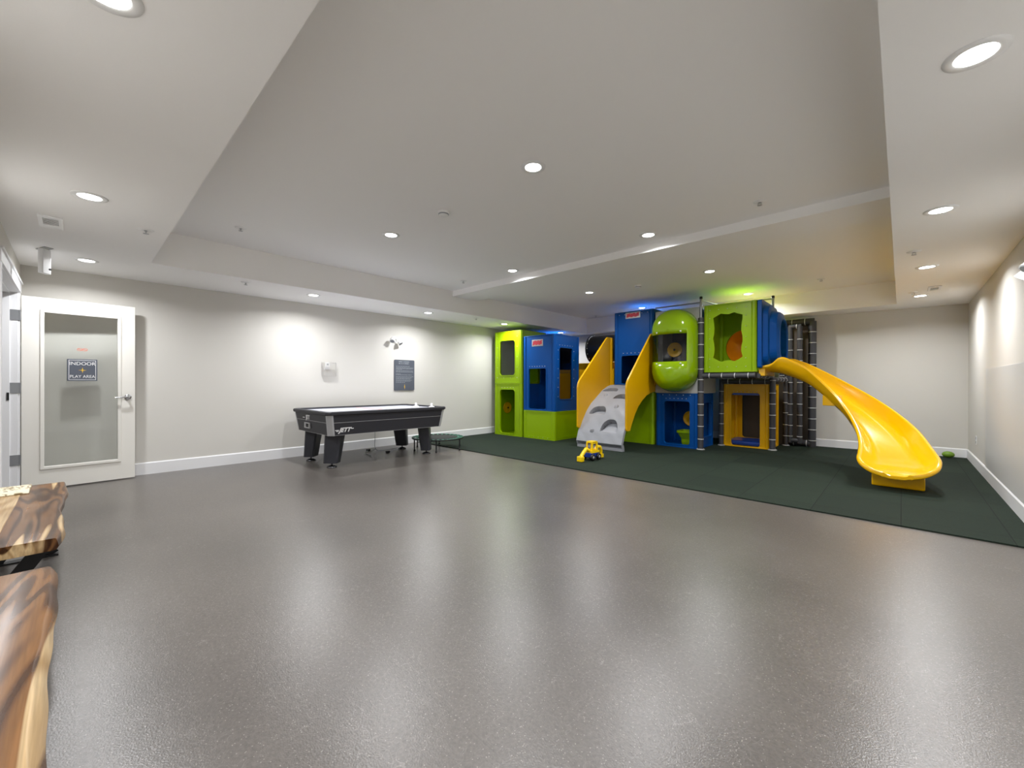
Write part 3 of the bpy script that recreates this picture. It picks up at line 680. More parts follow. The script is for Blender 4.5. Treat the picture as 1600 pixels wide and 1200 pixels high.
# ------------------------------------------------------------------ play structure
Z0 = RT
PS = thing('play_structure', 'soft play climbing frame of lime, blue and yellow plastic boxes with slide', 'playground', (-4.0, 7.9, Z0))
def fluted(x, y, z0, z1, r, ph=0):
    n = 40; pr = []
    for k in range(n):
        a = 2*pi*k/n; rr = r*(1+.055*cos(10*a+ph)); pr.append((rr*cos(a), rr*sin(a)))
    return MB().loft([[(x+p[0], y+p[1], zz) for p in pr] for zz in (z0, z1)], True, True, True)
def rimring(mb, face, hole, c0, t_=.01, wd=.014):
    pass
def module(name, mt, x0, x1, y0, y1, z0, z1, front=None, right=None, back=None, left=None, top=True, bot=True, lab=None, inset=.014, rc=.05):
    """rotomoulded box: four walls with rounded openings, fluted corner columns, lids"""
    mb = MB(); th = .032
    def wall(kind, hole):
        if hole == 'none': return
        if kind in 'fb': a0, a1 = x0+rc, x1-rc
        else: a0, a1 = y0+rc, y1-rc
        outer = [(a0, z0), (a1, z0), (a1, z1), (a0, z1)]
        loops = [outer]
        if isinstance(hole, (tuple, list)):
            loops.append(rrect(*hole[:4], hole[4] if len(hole) > 4 else .04) if not isinstance(hole[0], (tuple, list)) else list(hole))
        lo = loops
        if kind == 'f': mb.plate(lo, (0, y0+inset+th, 0), (1, 0, 0), (0, 0, 1), th)
        if kind == 'b': mb.plate(lo, (0, y1-inset, 0), (1, 0, 0), (0, 0, 1), th)
        if kind == 'r': mb.plate(lo, (x1-inset-th, 0, 0), (0, 1, 0), (0, 0, 1), th)
        if kind == 'l': mb.plate(lo, (x0+inset, 0, 0), (0, 1, 0), (0, 0, 1), th)
        # raised rim around opening (front/right only)
        if len(lo) == 2 and kind in 'fr' and not isinstance(hole[0], (tuple, list)):
            a, b, c_, d = hole[:4]; r_ = hole[4] if len(hole) > 4 else .04; e = .018
            ro = rrect(a-e, b+e, c_-min(e, max(.002, c_-z0-.004)), d+e, r_+e)
            if kind == 'f': mb.plate([ro, lo[1]], (0, y0+inset, 0), (1, 0, 0), (0, 0, 1), .008)
            else: mb.plate([ro, lo[1]], (x1-inset, 0, 0), (0, 1, 0), (0, 0, 1), .008)
        elif len(lo) == 1 and kind in 'fr':   # recessed panel field drawn as a raised border
            e = .07; h0, h1 = a0+e, a1-e
            ro = rrect(a0+.02, a1-.02, z0+.03, z1-.03, .05); ri = rrect(a0+.045, a1-.045, z0+.055, z1-.055, .04)
            if kind == 'f': mb.plate([ro, ri], (0, y0+inset, 0), (1, 0, 0), (0, 0, 1), .005)
            else: mb.plate([ro, ri], (x1-inset, 0, 0), (0, 1, 0), (0, 0, 1), .005)
    def ribs(kind, hole):
        if hole == 'none': return
        a0, a1 = (x0+rc, x1-rc) if kind == 'f' else (y0+rc, y1-rc)
        for p_ in (a0+.016, a0+.034, a1-.016, a1-.034):
            q_ = (p_, y0+inset) if kind == 'f' else (x1-inset, p_)
            mb.tube([(q_[0], q_[1], z0+.01), (q_[0], q_[1], z1-.012)], .0075, 8)
    ribs('f', front); ribs('r', right)
    wall('f', front); wall('r', right); wall('b', back); wall('l', left)
    for cx_, cy_ in ((x0+rc, y0+rc), (x1-rc, y0+rc), (x1-rc, y1-rc), (x0+rc, y1-rc)):
        c_ = fluted(cx_, cy_, z0, z1, rc*.95); mb.add(c_.v, c_.f, True)
    if top: mb.plate([rrect(x0+.004, x1-.004, y0+.004, y1-.004, rc)], (0, 0, z1-.02), (1, 0, 0), (0, 1, 0), .02)
    if bot: mb.plate([rrect(x0+.004, x1-.004, y0+.004, y1-.004, rc)], (0, 0, z0), (1, 0, 0), (0, 1, 0), .02)
    o = build(name, mb, mt, PS, bevel=.004)
    if lab: o['label'] = lab
    return o
def bolts(parent, pts, n, r=.008):
    r *= .85
    mb = MB(); n = Vector(n)
    for p in pts:
        p = Vector(p); mb.tube([p, p+n*.006, p+n*.009], [r, r, r*.4], 8)
    return join(parent, mb, M['tie'])
def lin(a, b, n): return [a+(b-a)*i/(n-1) for i in range(n)]
def wheel(parent, c, r, ax, sg=1, lab='yellow spinning wheel with a black hub'):
    mb = MB(); mb.lathe([(0, 0), (r*.92, 0), (r, -.008), (r, -.022), (r*.93, -.032), (r*.85, -.022), (r*.5, -.014), (r*.35, -.03), (r*.22, -.034), (0, -.034)] if sg > 0 else [(0, 0), (r*.92, 0), (r, .008), (r, .022), (r*.93, .032), (r*.85, .022), (r*.5, .014), (r*.35, .03), (r*.22, .034), (0, .034)], c, ax, 32)
    o = build('wheel', mb, M['yel'], parent); o['label'] = lab
    s = -1 if ax == 'y' else 1
    build('wheel_hub', MB().lathe([(0, -.048*sg), (r*.13, -.048*sg), (r*.16, -.04*sg), (r*.16, 0)], c, ax, 16), M['black'], o)
    return o
GX0, GX1 = -6.80, -5.945
CY = (6.60, 7.48)
# green tower (two stacked)
g1 = module('lime_play_box', M['lime'], GX0, GX1, 6.6, 7.46, Z0, 1.168, front=(-6.615, -6.155, Z0+.05, 1.03, .07), back=None, lab='lower lime box with an opening and spinning wheel')
g2 = module('lime_play_box', M['lime'], GX0, GX1, 6.6, 7.46, 1.172, 2.325, front=(-6.63, -6.157, 1.35, 2.12, .07), right=(6.77, 7.15, 1.185, 1.60, .05), lab='upper lime box with a window')
build('window_pane', MB().box(-6.64, -6.147, 6.632, 6.638, 1.34, 2.13), M['smoke'], g2)
wheel(g1, (GX0+.05, 6.98, .60), .13, 'x', -1)
bolts(g2, [(x, 6.612, z) for x in (-6.70, -6.09) for z in lin(1.30, 2.2, 5)]+[(x, 6.612, 1.29) for x in lin(-6.7, -6.09, 4)], (0, -1, 0), .006)
bolts(g1, [(x, 6.612, 1.075) for x in lin(-6.55, -6.2, 5)], (0, -1, 0), .007)
def seat(parent, c, s=1.):
    mb = MB(); prof = [(0, 0), (.09, 0), (.10, .04), (.10, .10), (.15, .20), (.17, .22), (.17, .26), (.14, .26), (.12, .2), (0, .19)]
    mb.loft([[(c[0]+x*s, c[1]+y*s, c[2]+h*s) for x, y in rrect(-r_, r_, -r_, r_, r_*.35)] for r_, h in [(max(a, .002), b) for a, b in prof]], True, False, False)
    o = build('seat', mb, M['lime'], parent, bevel=.004); o['label'] = 'lime bowl-shaped seat'; return o
seat(g1, (-6.12, 7.15, Z0+.02), .9)
# blue tower with lime base
b0 = module('lime_base_box', M['lime'], -5.925, -5.065, 6.615, 7.5, Z0, .60, lab='low lime plinth box')
bolts(b0, [(x, 6.63, .05) for x in lin(-5.75, -5.25, 5)], (0, -1, 0), .006)
b1 = module('blue_play_box', M['blue'], -5.925, -5.065, 6.615, 7.5, .602, 2.175, front=(-5.765, -5.30, .635, 1.478, .035), left=(6.75, 7.17, 1.16, 1.62, .05), right=(6.785, 7.24, .845, 1.905, .05), lab='tall blue box above the lime plinth')
bolts(b1, [(x, 6.628, 1.525) for x in lin(-5.74, -5.33, 7)], (0, -1, 0), .008)
bolts(b1, [(-5.078, y, 1.955) for y in lin(6.79, 7.24, 6)]+[(-5.078, y, z) for y in (6.74, 7.29) for z in lin(.9, 1.85, 6)], (1, 0, 0), .006)
build('window_pane', MB().box(-5.10, -5.096, 6.775, 7.25, .835, 1.915), M['smoke'], b1)
def logo(parent, x0, x1, z0, z1, y):
    o = build('logo_plate', MB().box(x0, x1, y-.006, y, z0, z1), M['silver'], parent, bevel=.003)
    mb = MB(); n = 6; ww = (x1-x0)*.82/n
    for i in range(n):
        xx = x0+(x1-x0)*.09+i*ww; zz = z0+(z1-z0)*.2
        mb.obox((xx+ww/2, y-.007, (z0+z1)/2+(.008 if i % 2 else -.002)), (ww*.52, 0, 0), (ww*.12, 0, (z1-z0)*.3), (0, .0015, 0))
    build('logo_print', mb, M['red'], o)
    bolts(o, [(x0+.02, y-.006, (z0+z1)/2), (x1-.02, y-.006, (z0+z1)/2+.02)], (0, -1, 0), .008)
logo(b1, -5.68, -5.38, 1.945, 2.085, 6.629)
# lime window frame seen inside the blue box
dk = build('inner_orange_panel', MB().plate([rrect(-5.62, -5.27, .70, 1.39, .04)], (0, 7.45, 0), (1, 0, 0), (0, 0, 1), .02), M['orangedome'], b1); dk['label'] = 'orange panel seen inside the blue box'
# yellow box behind climbing wall + plinth
build('rear_panel', MB().box(-5.95, -4.32, 8.42, 8.46, .5, 1.66), M['yel'], PS, bevel=.01)
y1 = module('yellow_play_box', M['yel'], -5.17, -4.30, 7.56, 8.40, .325, 1.475, top=False, lab='yellow open box beside the left side panel')
p1 = module('lime_base_box', M['lime'], -5.17, -4.30, 7.56, 8.40, Z0, .32, lab='lime plinth box under the yellow box')
# black crawl tube
tb = MB().lathe([(.29, -5.02), (.29, -4.27)], (0, 7.95, 1.93), 'x', 40)
tb.lathe([(.29, -5.02), (.315, -5.02), (.315, -4.985), (.29, -4.985)], (0, 7.95, 1.93), 'x', 40)
tb.lathe([(0, -5.08), (.12, -5.075), (.22, -5.055), (.27, -5.035), (.29, -5.01)], (0, 7.95, 1.93), 'x', 40)
ct = build('crawl_tube', tb, M['black'], PS); ct['label'] = 'black crawl tube with a bolted flange'
mb = MB()
for k in range(16):
    a = 2*pi*k/16; mb.sphere((-4.983, 7.95+.302*cos(a), 1.93+.302*sin(a)), .009, 8)
join(ct, mb, M['tie'])
# tall blue tower on lime box
g3 = module('lime_base_box', M['lime'], -4.27, -3.43, 7.56, 8.40, Z0, 1.12, lab='lime box below the deck behind the side panel')
b2 = module('blue_play_box', M['blue'], -4.27, -3.43, 7.54, 8.40, 1.15, 2.60, front=(-4.10, -3.60, 1.16, 1.725, .035), lab='tall blue box at the top of the climbing wall')
bolts(b2, [(x, 7.553, 1.775) for x in lin(-4.06, -3.64, 6)]+[(x, 7.553, 2.545) for x in lin(-4.15, -3.55, 6)], (0, -1, 0), .008)
logo(b2, -4.015, -3.70, 2.46, 2.58, 7.554)
module('blue_play_box', M['blue'], -4.25, -3.45, 8.42, 9.20, Z0, 2.30, lab='added unseen blue box behind the tall blue box, for the ceiling glow')  # added out of sight to bounce blue light onto the ceiling
module('blue_play_box', M['blue'], -6.80, -6.12, 7.50, 8.55, Z0, 2.28, lab='added unseen blue box behind the lime tower, for glow and shadow')  # added hidden box: tints the ceiling, keeps lamp light off the back wall
module('lime_play_box', M['lime'], -2.50, -1.92, 8.72, 9.22, 1.37, 2.25, lab='added unseen lime box behind the raised cube, for glow and shadow')  # added hidden box: green ceiling glow and less light behind the cube
# climbing wall
prof = [(6.335, .13), (6.372, .23), (6.417, .334), (6.52, .50), (6.67, .68), (6.83, .81), (7.01, .92), (7.19, 1.03), (7.37, 1.10), (7.56, 1.145)]
sp = smooth([(0, a, b) for a, b in prof], 12); sp = [(p.y, p.z) for p in sp]
ss = [0.]
for a, b in zip(sp, sp[1:]): ss.append(ss[-1]+hypot(b[0]-a[0], b[1]-a[1]))
def at_s(s):
    s = max(0, min(ss[-1]-1e-6, s)); i = 0
    while ss[i+1] < s: i += 1
    f_ = (s-ss[i])/(ss[i+1]-ss[i]); a, b = sp[i], sp[i+1]; d = Vector((b[0]-a[0], b[1]-a[1])).normalized()
    return a[0]+f_*(b[0]-a[0]), a[1]+f_*(b[1]-a[1]), d
def s_of(y): 
    return next(ss[i] for i in range(len(sp)) if sp[i][0] >= y)
CX0, CX1 = -4.34, -3.45
pockets = [(-3.74, s_of(6.41), .165, s_of(6.535)-s_of(6.41)), (-4.085, s_of(6.60), .165, s_of(6.74)-s_of(6.60)), (-4.15, s_of(7.16), .16, .15), (-3.80, s_of(6.95), .16, .15)]
knobs = [(-4.156, s_of(7.03), .035), (-3.765, s_of(6.74), .04), (-4.06, s_of(6.41), .038)]
NX, NS = 150, 190; vs = []
for j in range(NS+1):
    s = ss[-1]*j/NS; y, z, d = at_s(s); n = Vector((-d.y, d.x))   # outward (towards -Y / up)
    for i in range(NX+1):
        x = CX0+(CX1-CX0)*i/NX; dd = 0.
        for cx_, sb, hw, ht in pockets:
            u = (x-cx_)/hw
            if abs(u) < 1:
                tp = ht*(1-abs(u)**2.6)**.5; v = s-sb
                if -.02 < v < tp: dd = min(dd, -.12*max(0, v/tp)**.8)
        for cx_, sb, rr in knobs:
            u, v = (x-cx_)/rr, (s-sb)/rr
            q = u*u+v*v
            if q < 1: dd = max(dd, .045*(1-q)**.4*(.55+.45*v))
        dd += .003*sin(x*21+s*9)*sin(s*17+x*5)
        vs.append((x, y+n.x*dd, z+n.y*dd))
fs = [(j*(NX+1)+i, j*(NX+1)+i+1, (j+1)*(NX+1)+i+1, (j+1)*(NX+1)+i) for j in range(NS) for i in range(NX)]
cw = MB().add(vs, fs, False)
# underside lip, sides and back
ins = .05
lip = [(6.335, .13), (6.43, .065), (6.43, Z0), (7.5, Z0)]
bl = [(CX0, 6.335, .13), (CX1, 6.335, .13), (CX1-ins, 6.425, .068), (CX0+ins, 6.425, .068)]
cw.add([(CX0, 6.335, .13), (CX1, 6.335, .13), (CX1-ins, 6.345, .115), (CX0+ins, 6.345, .115), (CX0+ins, 6.42, .07), (CX1-ins, 6.42, .07),
        (CX0, 6.37, .055), (CX1, 6.37, .055), (CX0, 6.37, Z0), (CX1, 6.37, Z0)],
       [(1, 0, 3, 2), (2, 3, 4, 5), (5, 4, 6, 7), (7, 6, 8, 9), (0, 6, 4, 3), (1, 2, 5, 7)])
for xs_, flip in ((CX0, False), (CX1, True)):
    pts = [(xs_, 6.37, Z0), (xs_, 6.37, .055), (xs_, 6.335, .13)]+[(xs_, sp[i][0], sp[i][1]) for i in range(4, len(sp), 4)]+[(xs_, 7.56, 1.145)]
    inn = [(xs_, 6.44, Z0), (xs_, 6.44, .055), (xs_, 6.42, .12)]+[(xs_, at_s(ss[i])[0]+.05, at_s(ss[i])[1]-.035) for i in range(4, len(sp), 4)]+[(xs_, 7.56, 1.09)]
    k = len(pts)
    q = [(i, i+1, k+i+1, k+i) for i in range(k-1)]
    cw.add(pts+inn, q if flip else [tuple(reversed(f)) for f in q])
cwo = build('climbing_wall', cw, M['stone'], PS); cwo['label'] = 'curved grey climbing wall with rock holds'
sol = cwo.modifiers.new('thickness', 'SOLIDIFY'); sol.thickness = -.012; sol.offset = 1
# side panels (profile in the Y-Z plane)
arc = [(7.68, 1.03), (7.45, 1.005), (7.24, .955), (7.05, .86), (6.90, .755), (6.79, .645), (6.70, .52), (6.64, .43), (6.60, .352)]
spf = [(7.60, 2.11), (7.43, 2.11), (7.40, 2.095), (6.52, 1.235), (6.485, 1.18), (6.465, 1.10), (6.465, .374), (6.49, .352)]
outl = [(7.60, 1.02)]+arc[1:]+list(reversed(spf))
def side_panel(x, lab, sh=0.):
    L_ = [(7.6+(a-7.6)*(1+sh), b) for a, b in outl]
    area = sum(L_[i][0]*L_[(i+1) % len(L_)][1]-L_[(i+1) % len(L_)][0]*L_[i][1] for i in range(len(L_)))
    if area < 0: L_ = L_[::-1]
    o = build('side_panel', MB().plate([L_], (x, 0, 0), (0, 1, 0), (0, 0, 1), .035).box(x-.012, x+.047, 7.53, 7.60, 1.12, 2.11), M['yel'], PS, bevel=.01, seg=3)
    o['label'] = lab
side_panel(-4.365, 'left yellow side panel of the climbing wall', .095)
side_panel(-3.445, 'right yellow side panel of the climbing wall')
build('deck', MB().box(-4.34, -3.45, 7.5, 8.4, 1.08, 1.14), M['stone'], PS, bevel=.006)
# blue lower box, grey board and bubble pod
b3 = module('blue_play_box', M['blue'], -3.39, -2.60, 7.55, 8.36, Z0, .995, front=(-3.225, -2.76, Z0+.055, .85, .05), right=(7.757, 8.27, .20, .82, .05), lab='low blue box under the green bubble')
bolts(b3, [(x, 7.564, .90) for x in lin(-3.19, -2.82, 6)]+[(x, 7.564, .965) for x in lin(-3.25, -2.75, 5)], (0, -1, 0), .007)
seat(b3, (-2.93, 7.95, Z0+.02), 1.)
wheel(b3, (-3.0, 8.30, .49), .15, 'y')
gb = MB().plate([rrect(-3.39, -2.60, 1.0, 2.53, .01), rrect(-3.26, -2.68, 1.25, 2.30, .2)], (0, 7.60, 0), (1, 0, 0), (0, 0, 1), .03)
gb.box(-2.60, -2.57, 7.6, 8.36, 1.0, 1.30).box(-3.42, -3.39, 7.6, 8.36, 1.0, 2.53)
gbo = build('backing_board', gb, M['grey'], PS); gbo['label'] = 'light grey board holding the green bubble'
# interior surfaces behind the bubble
build('inner_wall', MB().box(-3.39, -2.60, 8.32, 8.36, 1.0, 2.53).box(-2.60, -2.58, 7.6, 8.36, 1.3, 2.53).box(-3.4, -2.6, 7.62, 8.36, 2.50, 2.53), M['blue'], PS)
# bubble: super-ellipsoid-like capsule protruding towards -Y
px0, px1, pz0, pz1, dep = -3.385, -2.615, 1.03, 2.515, .40
pcx, pcz = (px0+px1)/2, (pz0+pz1)/2; hw, hh = (px1-px0)/2, (pz1-pz0)/2
def pod_pt(u, v, e=0.):
    """u in [-1,1] across, v angle-like along the height; y depth follows a rounded profile"""
    pass
rings = []
NP = 72
def stadium(inset, n=NP):
    w_, h_ = hw-inset, hh-inset; r_ = min(w_, h_)*.96; return rrect(pcx-w_, pcx+w_, pcz-h_, pcz+h_, max(r_, .005), n//4-1)
def pod_shell(e):
    rr = []
    NA = 18
    for k in range(NA+1):
        a = pi/2*k/NA
        ins_ = (hw-.02)*(1-cos(a)**.62) if k < NA else hw-.03
        y_ = 7.57-(dep-e)*sin(a)**.75
        rr.append([(x, y_, z) for x, z in stadium(ins_+e*.5)])
    return rr
rr = pod_shell(0.)
pv = [v for r_ in rr for v in r_]; n_ = len(rr[0])
pf = []; wf = []
wx0, wx1, wz0, wz1 = -3.42, -2.70, 1.56, 2.045
bm = bmesh.new()
bvs = [bm.verts.new(v) for v in pv]
for i in range(len(rr)-1):
    for k in range(n_):
        k2 = (k+1) % n_
        bm.faces.new([bvs[i*n_+k], bvs[i*n_+k2], bvs[(i+1)*n_+k2], bvs[(i+1)*n_+k]])
bm.faces.new([bvs[(len(rr)-1)*n_+k] for k in range(n_)])
bmesh.ops.triangulate(bm, faces=[f for f in bm.faces if len(f.verts) > 4])
def cut(co_, no_):
    g_ = bm.verts[:]+bm.edges[:]+bm.faces[:]
    bmesh.ops.bisect_plane(bm, geom=g_, plane_co=co_, plane_no=no_, dist=1e-5)
for z_ in (wz0, wz1): cut((0, 0, z_), (0, 0, 1))
cut((wx1, 0, 0), (1, 0, 0))
inw = [f for f in bm.faces if wz0 < f.calc_center_median().z < wz1 and f.calc_center_median().x < wx1 and f.calc_center_median().y < 7.50]
# copy window faces as pane
pane = MB()
for f in inw:
    pane.add([(v.co.x, v.co.y+.004, v.co.z) for v in f.verts], [tuple(range(len(f.verts)))], True)
bmesh.ops.delete(bm, geom=inw, context='FACES')
pd = MB(); bm.verts.index_update(); bm.verts.ensure_lookup_table()
pd.add([tuple(v.co) for v in bm.verts], [tuple(v.index for v in f.verts) for f in bm.faces], True); bm.free()
pod = build('bubble_pod', pd, M['pod'], PS); pod['label'] = 'glossy lime bubble with a dark wraparound window'
so = pod.modifiers.new('thickness', 'SOLIDIFY'); so.thickness = .02; so.offset = 0
pl_ = build('window_pane', pane, M['smoke'], pod)
fl = MB()
fl.plate([stadium(-.01), stadium(.035)], (0, 7.575, 0), (1, 0, 0), (0, 0, 1), .02)
build('pod_flange', fl, M['lime'], pod, bevel=.005)
bolts(pod, [(x, 7.185, z_) for x in lin(-3.2, -2.78, 4) for z_ in (1.525, 2.08)], (0, -1, 0), .007)
wheel(pod, (-3.02, 7.55, 1.79), .135, 'y')
# raised lime cube with wavy cut-out
wav = [(-2.366, 2.30), (-2.32, 2.33), (-2.243, 2.368), (-2.19, 2.352), (-2.12, 2.345), (-2.07, 2.36), (-2.03, 2.366), (-1.98, 2.34), (-1.91, 2.315), (-1.912, 2.24), (-1.925, 2.16), (-1.928, 2.05), (-1.912, 1.96), (-1.908, 1.88), (-1.925, 1.80), (-1.93, 1.72), (-1.907, 1.622), (-1.97, 1.58), (-2.03, 1.552), (-2.08, 1.565), (-2.13, 1.572), (-2.18, 1.56), (-2.24, 1.545), (-2.30, 1.58), (-2.366, 1.62), (-2.35, 1.68), (-2.342, 1.76), (-2.352, 1.86), (-2.368, 1.94), (-2.352, 2.02), (-2.345, 2.12), (-2.352, 2.2)]
g4 = module('lime_play_box', M['lime'], -2.525, -1.695, 7.54, 8.39, 1.37, 2.53, front=[tuple(p) for p in wav], right='none', back=rrect(-2.39, -1.73, 1.50, 2.16, .33, 10), lab='raised lime cube with a wavy-edged opening')
bolts(g4, [(x, 7.553, z_) for x in lin(-2.42, -1.86, 5) for z_ in (1.46, 2.44)]+[(x, 7.553, z_) for x in (-2.42, -1.86) for z_ in lin(1.6, 2.3, 5)], (0, -1, 0), .007)
dm = MB().lathe([(.36, 0), (.34, .03), (.29, .16), (.2, .25), (.1, .29), (0, .30)], (-2.06, 8.37, 1.83), 'y', 40)
k = build('dome_window', dm, M['orangedome'], g4); k['label'] = 'orange dome seen through the opening'
# slide hood
hd = MB()
def hl(x, y0, y1, z0, z1, r): return [(x, y, z) for y, z in rrect(y0, y1, z0, z1, r, 8)]
SL = [hl(-1.69, 7.62, 8.32, 1.50, 2.40, .1), hl(-1.69, 7.54, 8.39, 1.43, 2.53, .03), hl(-1.63, 7.54, 8.39, 1.43, 2.53, .03), hl(-1.63, 7.57, 8.36, 1.44, 2.47, .20), hl(-1.55, 7.575, 8.355, 1.44, 2.45, .22), hl(-1.535, 7.605, 8.325, 1.47, 2.37, .24),
      hl(-1.44, 7.61, 8.32, 1.475, 2.34, .26), hl(-1.405, 7.64, 8.29, 1.50, 2.25, .27), hl(-1.395, 7.66, 8.27, 1.52, 2.22, .26),
      hl(-1.42, 7.67, 8.26, 1.53, 2.21, .25), hl(-1.66, 7.67, 8.26, 1.54, 2.3, .12)]
hd.loft(SL, True, False, False)
ho = build('slide_hood', hd, M['blue'], PS, bevel=.008, seg=3); ho['label'] = 'stepped blue entry hood above the slide'
# slide
S_ = [(-1.66, 7.95, 1.42, 0, .335, .03), (-1.52, 7.95, 1.41, 0, .335, .07), (-1.38, 7.95, 1.38, 1, .335, .20), (-1.2, 7.94, 1.31, 4, .325, .21), (-1.0, 7.91, 1.20, 8, .31, .20), (-.73, 7.80, .99, 22, .30, .20), (-.475, 7.61, .78, 38, .30, .195), (-.27, 7.35, .58, 56, .30, .185), (-.135, 7.03, .42, 72, .305, .17), (-.065, 6.69, .31, 83, .315, .14), (-.035, 6.40, .255, 90, .335, .11), (-.035, 6.25, .235, 90, .335, .09), (-.035, 6.15, .225, 90, .315, .065), (-.035, 6.085, .215, 90, .27, .04), (-.035, 6.05, .20, 90, .20, .02), (-.035, 6.035, .185, 90, .12, .012)]
def interp(k):
    out_ = []
    for i in range(len(S_)-1):
        a, b, c_, d = S_[max(i-1, 0)], S_[i], S_[i+1], S_[min(i+2, len(S_)-1)]
        for q in range(k):
            t_ = q/k; out_.append([.5*((2*B)+(-A+C_)*t_+(2*A-5*B+4*C_-D)*t_*t_+(-A+3*B-3*C_+D)*t_**3) for A, B, C_, D in zip(a, b, c_, d)])
    out_.append(list(S_[-1])); return out_
rings = []
for x, y, z, h_, w_, r_ in interp(8):
    a = R(h_); n = Vector((sin(a), cos(a), 0)); r_ = max(r_, .012)
    cs = []
    NW = 22; zt = z+r_; tk = .028
    # channel from inner rim (-) over floor to outer rim (+), then back underneath
    for q in range(NW+1):
        u = -1+2*q/NW; au = abs(u)
        hgt = r_*(max(0, (au-.42)/.58)**2.1) if au > .42 else 0
        cs.append((u*(w_-.035), hgt))
    rim = [(w_-.028, r_+.010), (w_-.014, r_+.016), (w_+.002, r_+.012), (w_+.012, r_-.002), (w_+.010, r_-.022), (w_-.004, min(r_-.035, r_*.7))]
    lowp = [(w_*.94, r_*.45-.02), (w_*.73, -.02), (w_*.5, -.03-.02*min(1, max(0, (y-6.1)/.2)))]
    lp_ = cs+rim+lowp+[(-a_, b_) for a_, b_ in reversed(lowp)]+[(-a_, b_) for a_, b_ in reversed(rim)]
    rings.append([(x+n.x*p, y+n.y*p, z+q_) for p, q_ in lp_])
sm = MB().loft(rings, True, True, True)
sl_ = build('slide', sm, M['slide'], PS); sl_['label'] = 'curved glossy yellow slide'
build('foot', MB().add([(-.25, 6.34, Z0), (.18, 6.30, Z0), (.20, 6.62, Z0), (-.25, 6.72, Z0), (-.24, 6.16, .18), (.18, 6.16, .18), (.20, 6.66, .26), (-.25, 6.66, .26)][0:0], []).box(-.25, .19, 6.30, 6.68, Z0, .235), M['slide'], sl_, bevel=.015, seg=3)
build('support_bracket', MB().obox((-.74, 7.62, .93), (.085, -.05, 0), (.03, .06, 0), (0, 0, .075)), M['slide'], sl_, bevel=.008)
build('slide_mount', MB().box(-1.69, -1.6, 7.62, 8.3, 1.30, 1.42), M['slide'], sl_, bevel=.01)
# added brown sheets standing in for shade: behind the lower box, in rear frame
k = build('rear_shade_mat', MB().box(-2.50, -1.62, 9.24, 9.27, Z0, 1.3), M['brownshade'], PS, bevel=.005); k['label'] = 'added dark brown sheet in place of the unlit wall at the back'
k = build('rear_shade_mat', MB().box(-1.60, -1.24, 9.40, 9.42, Z0, 2.28), M['brownshade'], PS, bevel=.005); k['label'] = 'added dark brown mat behind the padded frame, matching the shadows'
# yellow low box
y2 = module('yellow_play_box', M['yel'], -2.47, -1.68, 8.40, 9.13, Z0, 1.165, front=(-2.314, -1.842, Z0+.02, 1.005, .05), right=(8.51, 8.96, Z0+.04, 1.06, .05), back=(-2.30, -1.80, .12, .98, .05), lab='yellow box with open doorway under the green cube')
build('floor_cushion', MB().box(-2.40, -1.75, 8.47, 9.06, Z0+.02, .12), M['vinylblue'], y2, bevel=.03, seg=4)
build('blue_header', MB().box(-2.36, -1.80, 8.45, 8.47, .965, 1.04).box(-1.735, -1.722, 8.5, 8.97, .98, 1.05), M['vinylblue'], y2)
bolts(y2, [(x, 8.412, 1.03) for x in lin(-2.27, -1.89, 7)], (0, -1, 0), .007)
# posts and beams
def post(x, y, z1, zpad, r=.048, lab=None):
    mb = MB().tube([(x, y, Z0+.02), (x, y, zpad)], r, 20)
    o = build('padded_post', mb, M['pad'], PS)
    build('steel_pipe', MB().tube([(x, y, Z0), (x, y, z1)], .022, 16), M['steel'], o)
    build('base_flange', MB().lathe([(0, Z0+.02), (r+.008, Z0+.02), (r+.02, Z0+.012), (r+.02, Z0), (0, Z0)], (x, y, 0), 'z', 20), M['grey'], o)
    build('pipe_cap', MB().lathe([(.026, z1-.03), (.026, z1+.008), (.018, z1+.014), (0, z1+.014)], (x, y, 0), 'z', 16), M['black'], o)
    z_ = .2
    while z_ < zpad-.03:
        build('cable_tie', MB().lathe([(r-.002, z_-.005), (r+.004, z_-.005), (r+.004, z_+.005), (r-.002, z_+.005)], (x, y, 0), 'z', 20), M['tie'], o)
        z_ += .205+.02*sin(z_*9+x*5)
    return o
def hbeam(p, q, r=.045, ties=True):
    o = build('padded_beam', MB().tube([p, q], r, 18), M['pad'], PS)
    p, q = Vector(p), Vector(q); d = (q-p); L_ = d.length; d.normalize(); s = .12
    while s < L_-.05:
        c_ = p+d*s; build('cable_tie', MB().tube([c_-d*.005, c_+d*.005], r+.004, 18), M['tie'], o); s += .2
    return o
post(-2.57, 7.56, 2.69, 2.33); post(-2.47, 8.37, 1.30, 1.26, .04); post(-1.64, 8.37, 2.70, 1.28)
post(-1.585, 9.20, 1.35, 1.3, .045)
hbeam((-2.54, 7.56, 1.31), (-1.72, 7.56, 1.31)); hbeam((-2.47, 8.37, 1.215), (-1.66, 8.37, 1.215), .045); hbeam((-1.70, 7.6, 1.31), (-1.66, 8.34, 1.30), .04)
hbeam((-1.63, 8.40, 1.25), (-1.59, 9.17, 1.25), .04)
br_ = MB().cyl((-2.57, 7.56, 2.64), (-2.47, 8.37, 2.64), .014, 12).cyl((-2.47, 8.37, 2.66), (-1.64, 8.37, 2.66), .014, 12).cyl((-2.57, 7.56, 2.60), (-3.4, 7.56, 2.60), .014, 12)
build('brace_pipe', br_, M['steel'], PS)
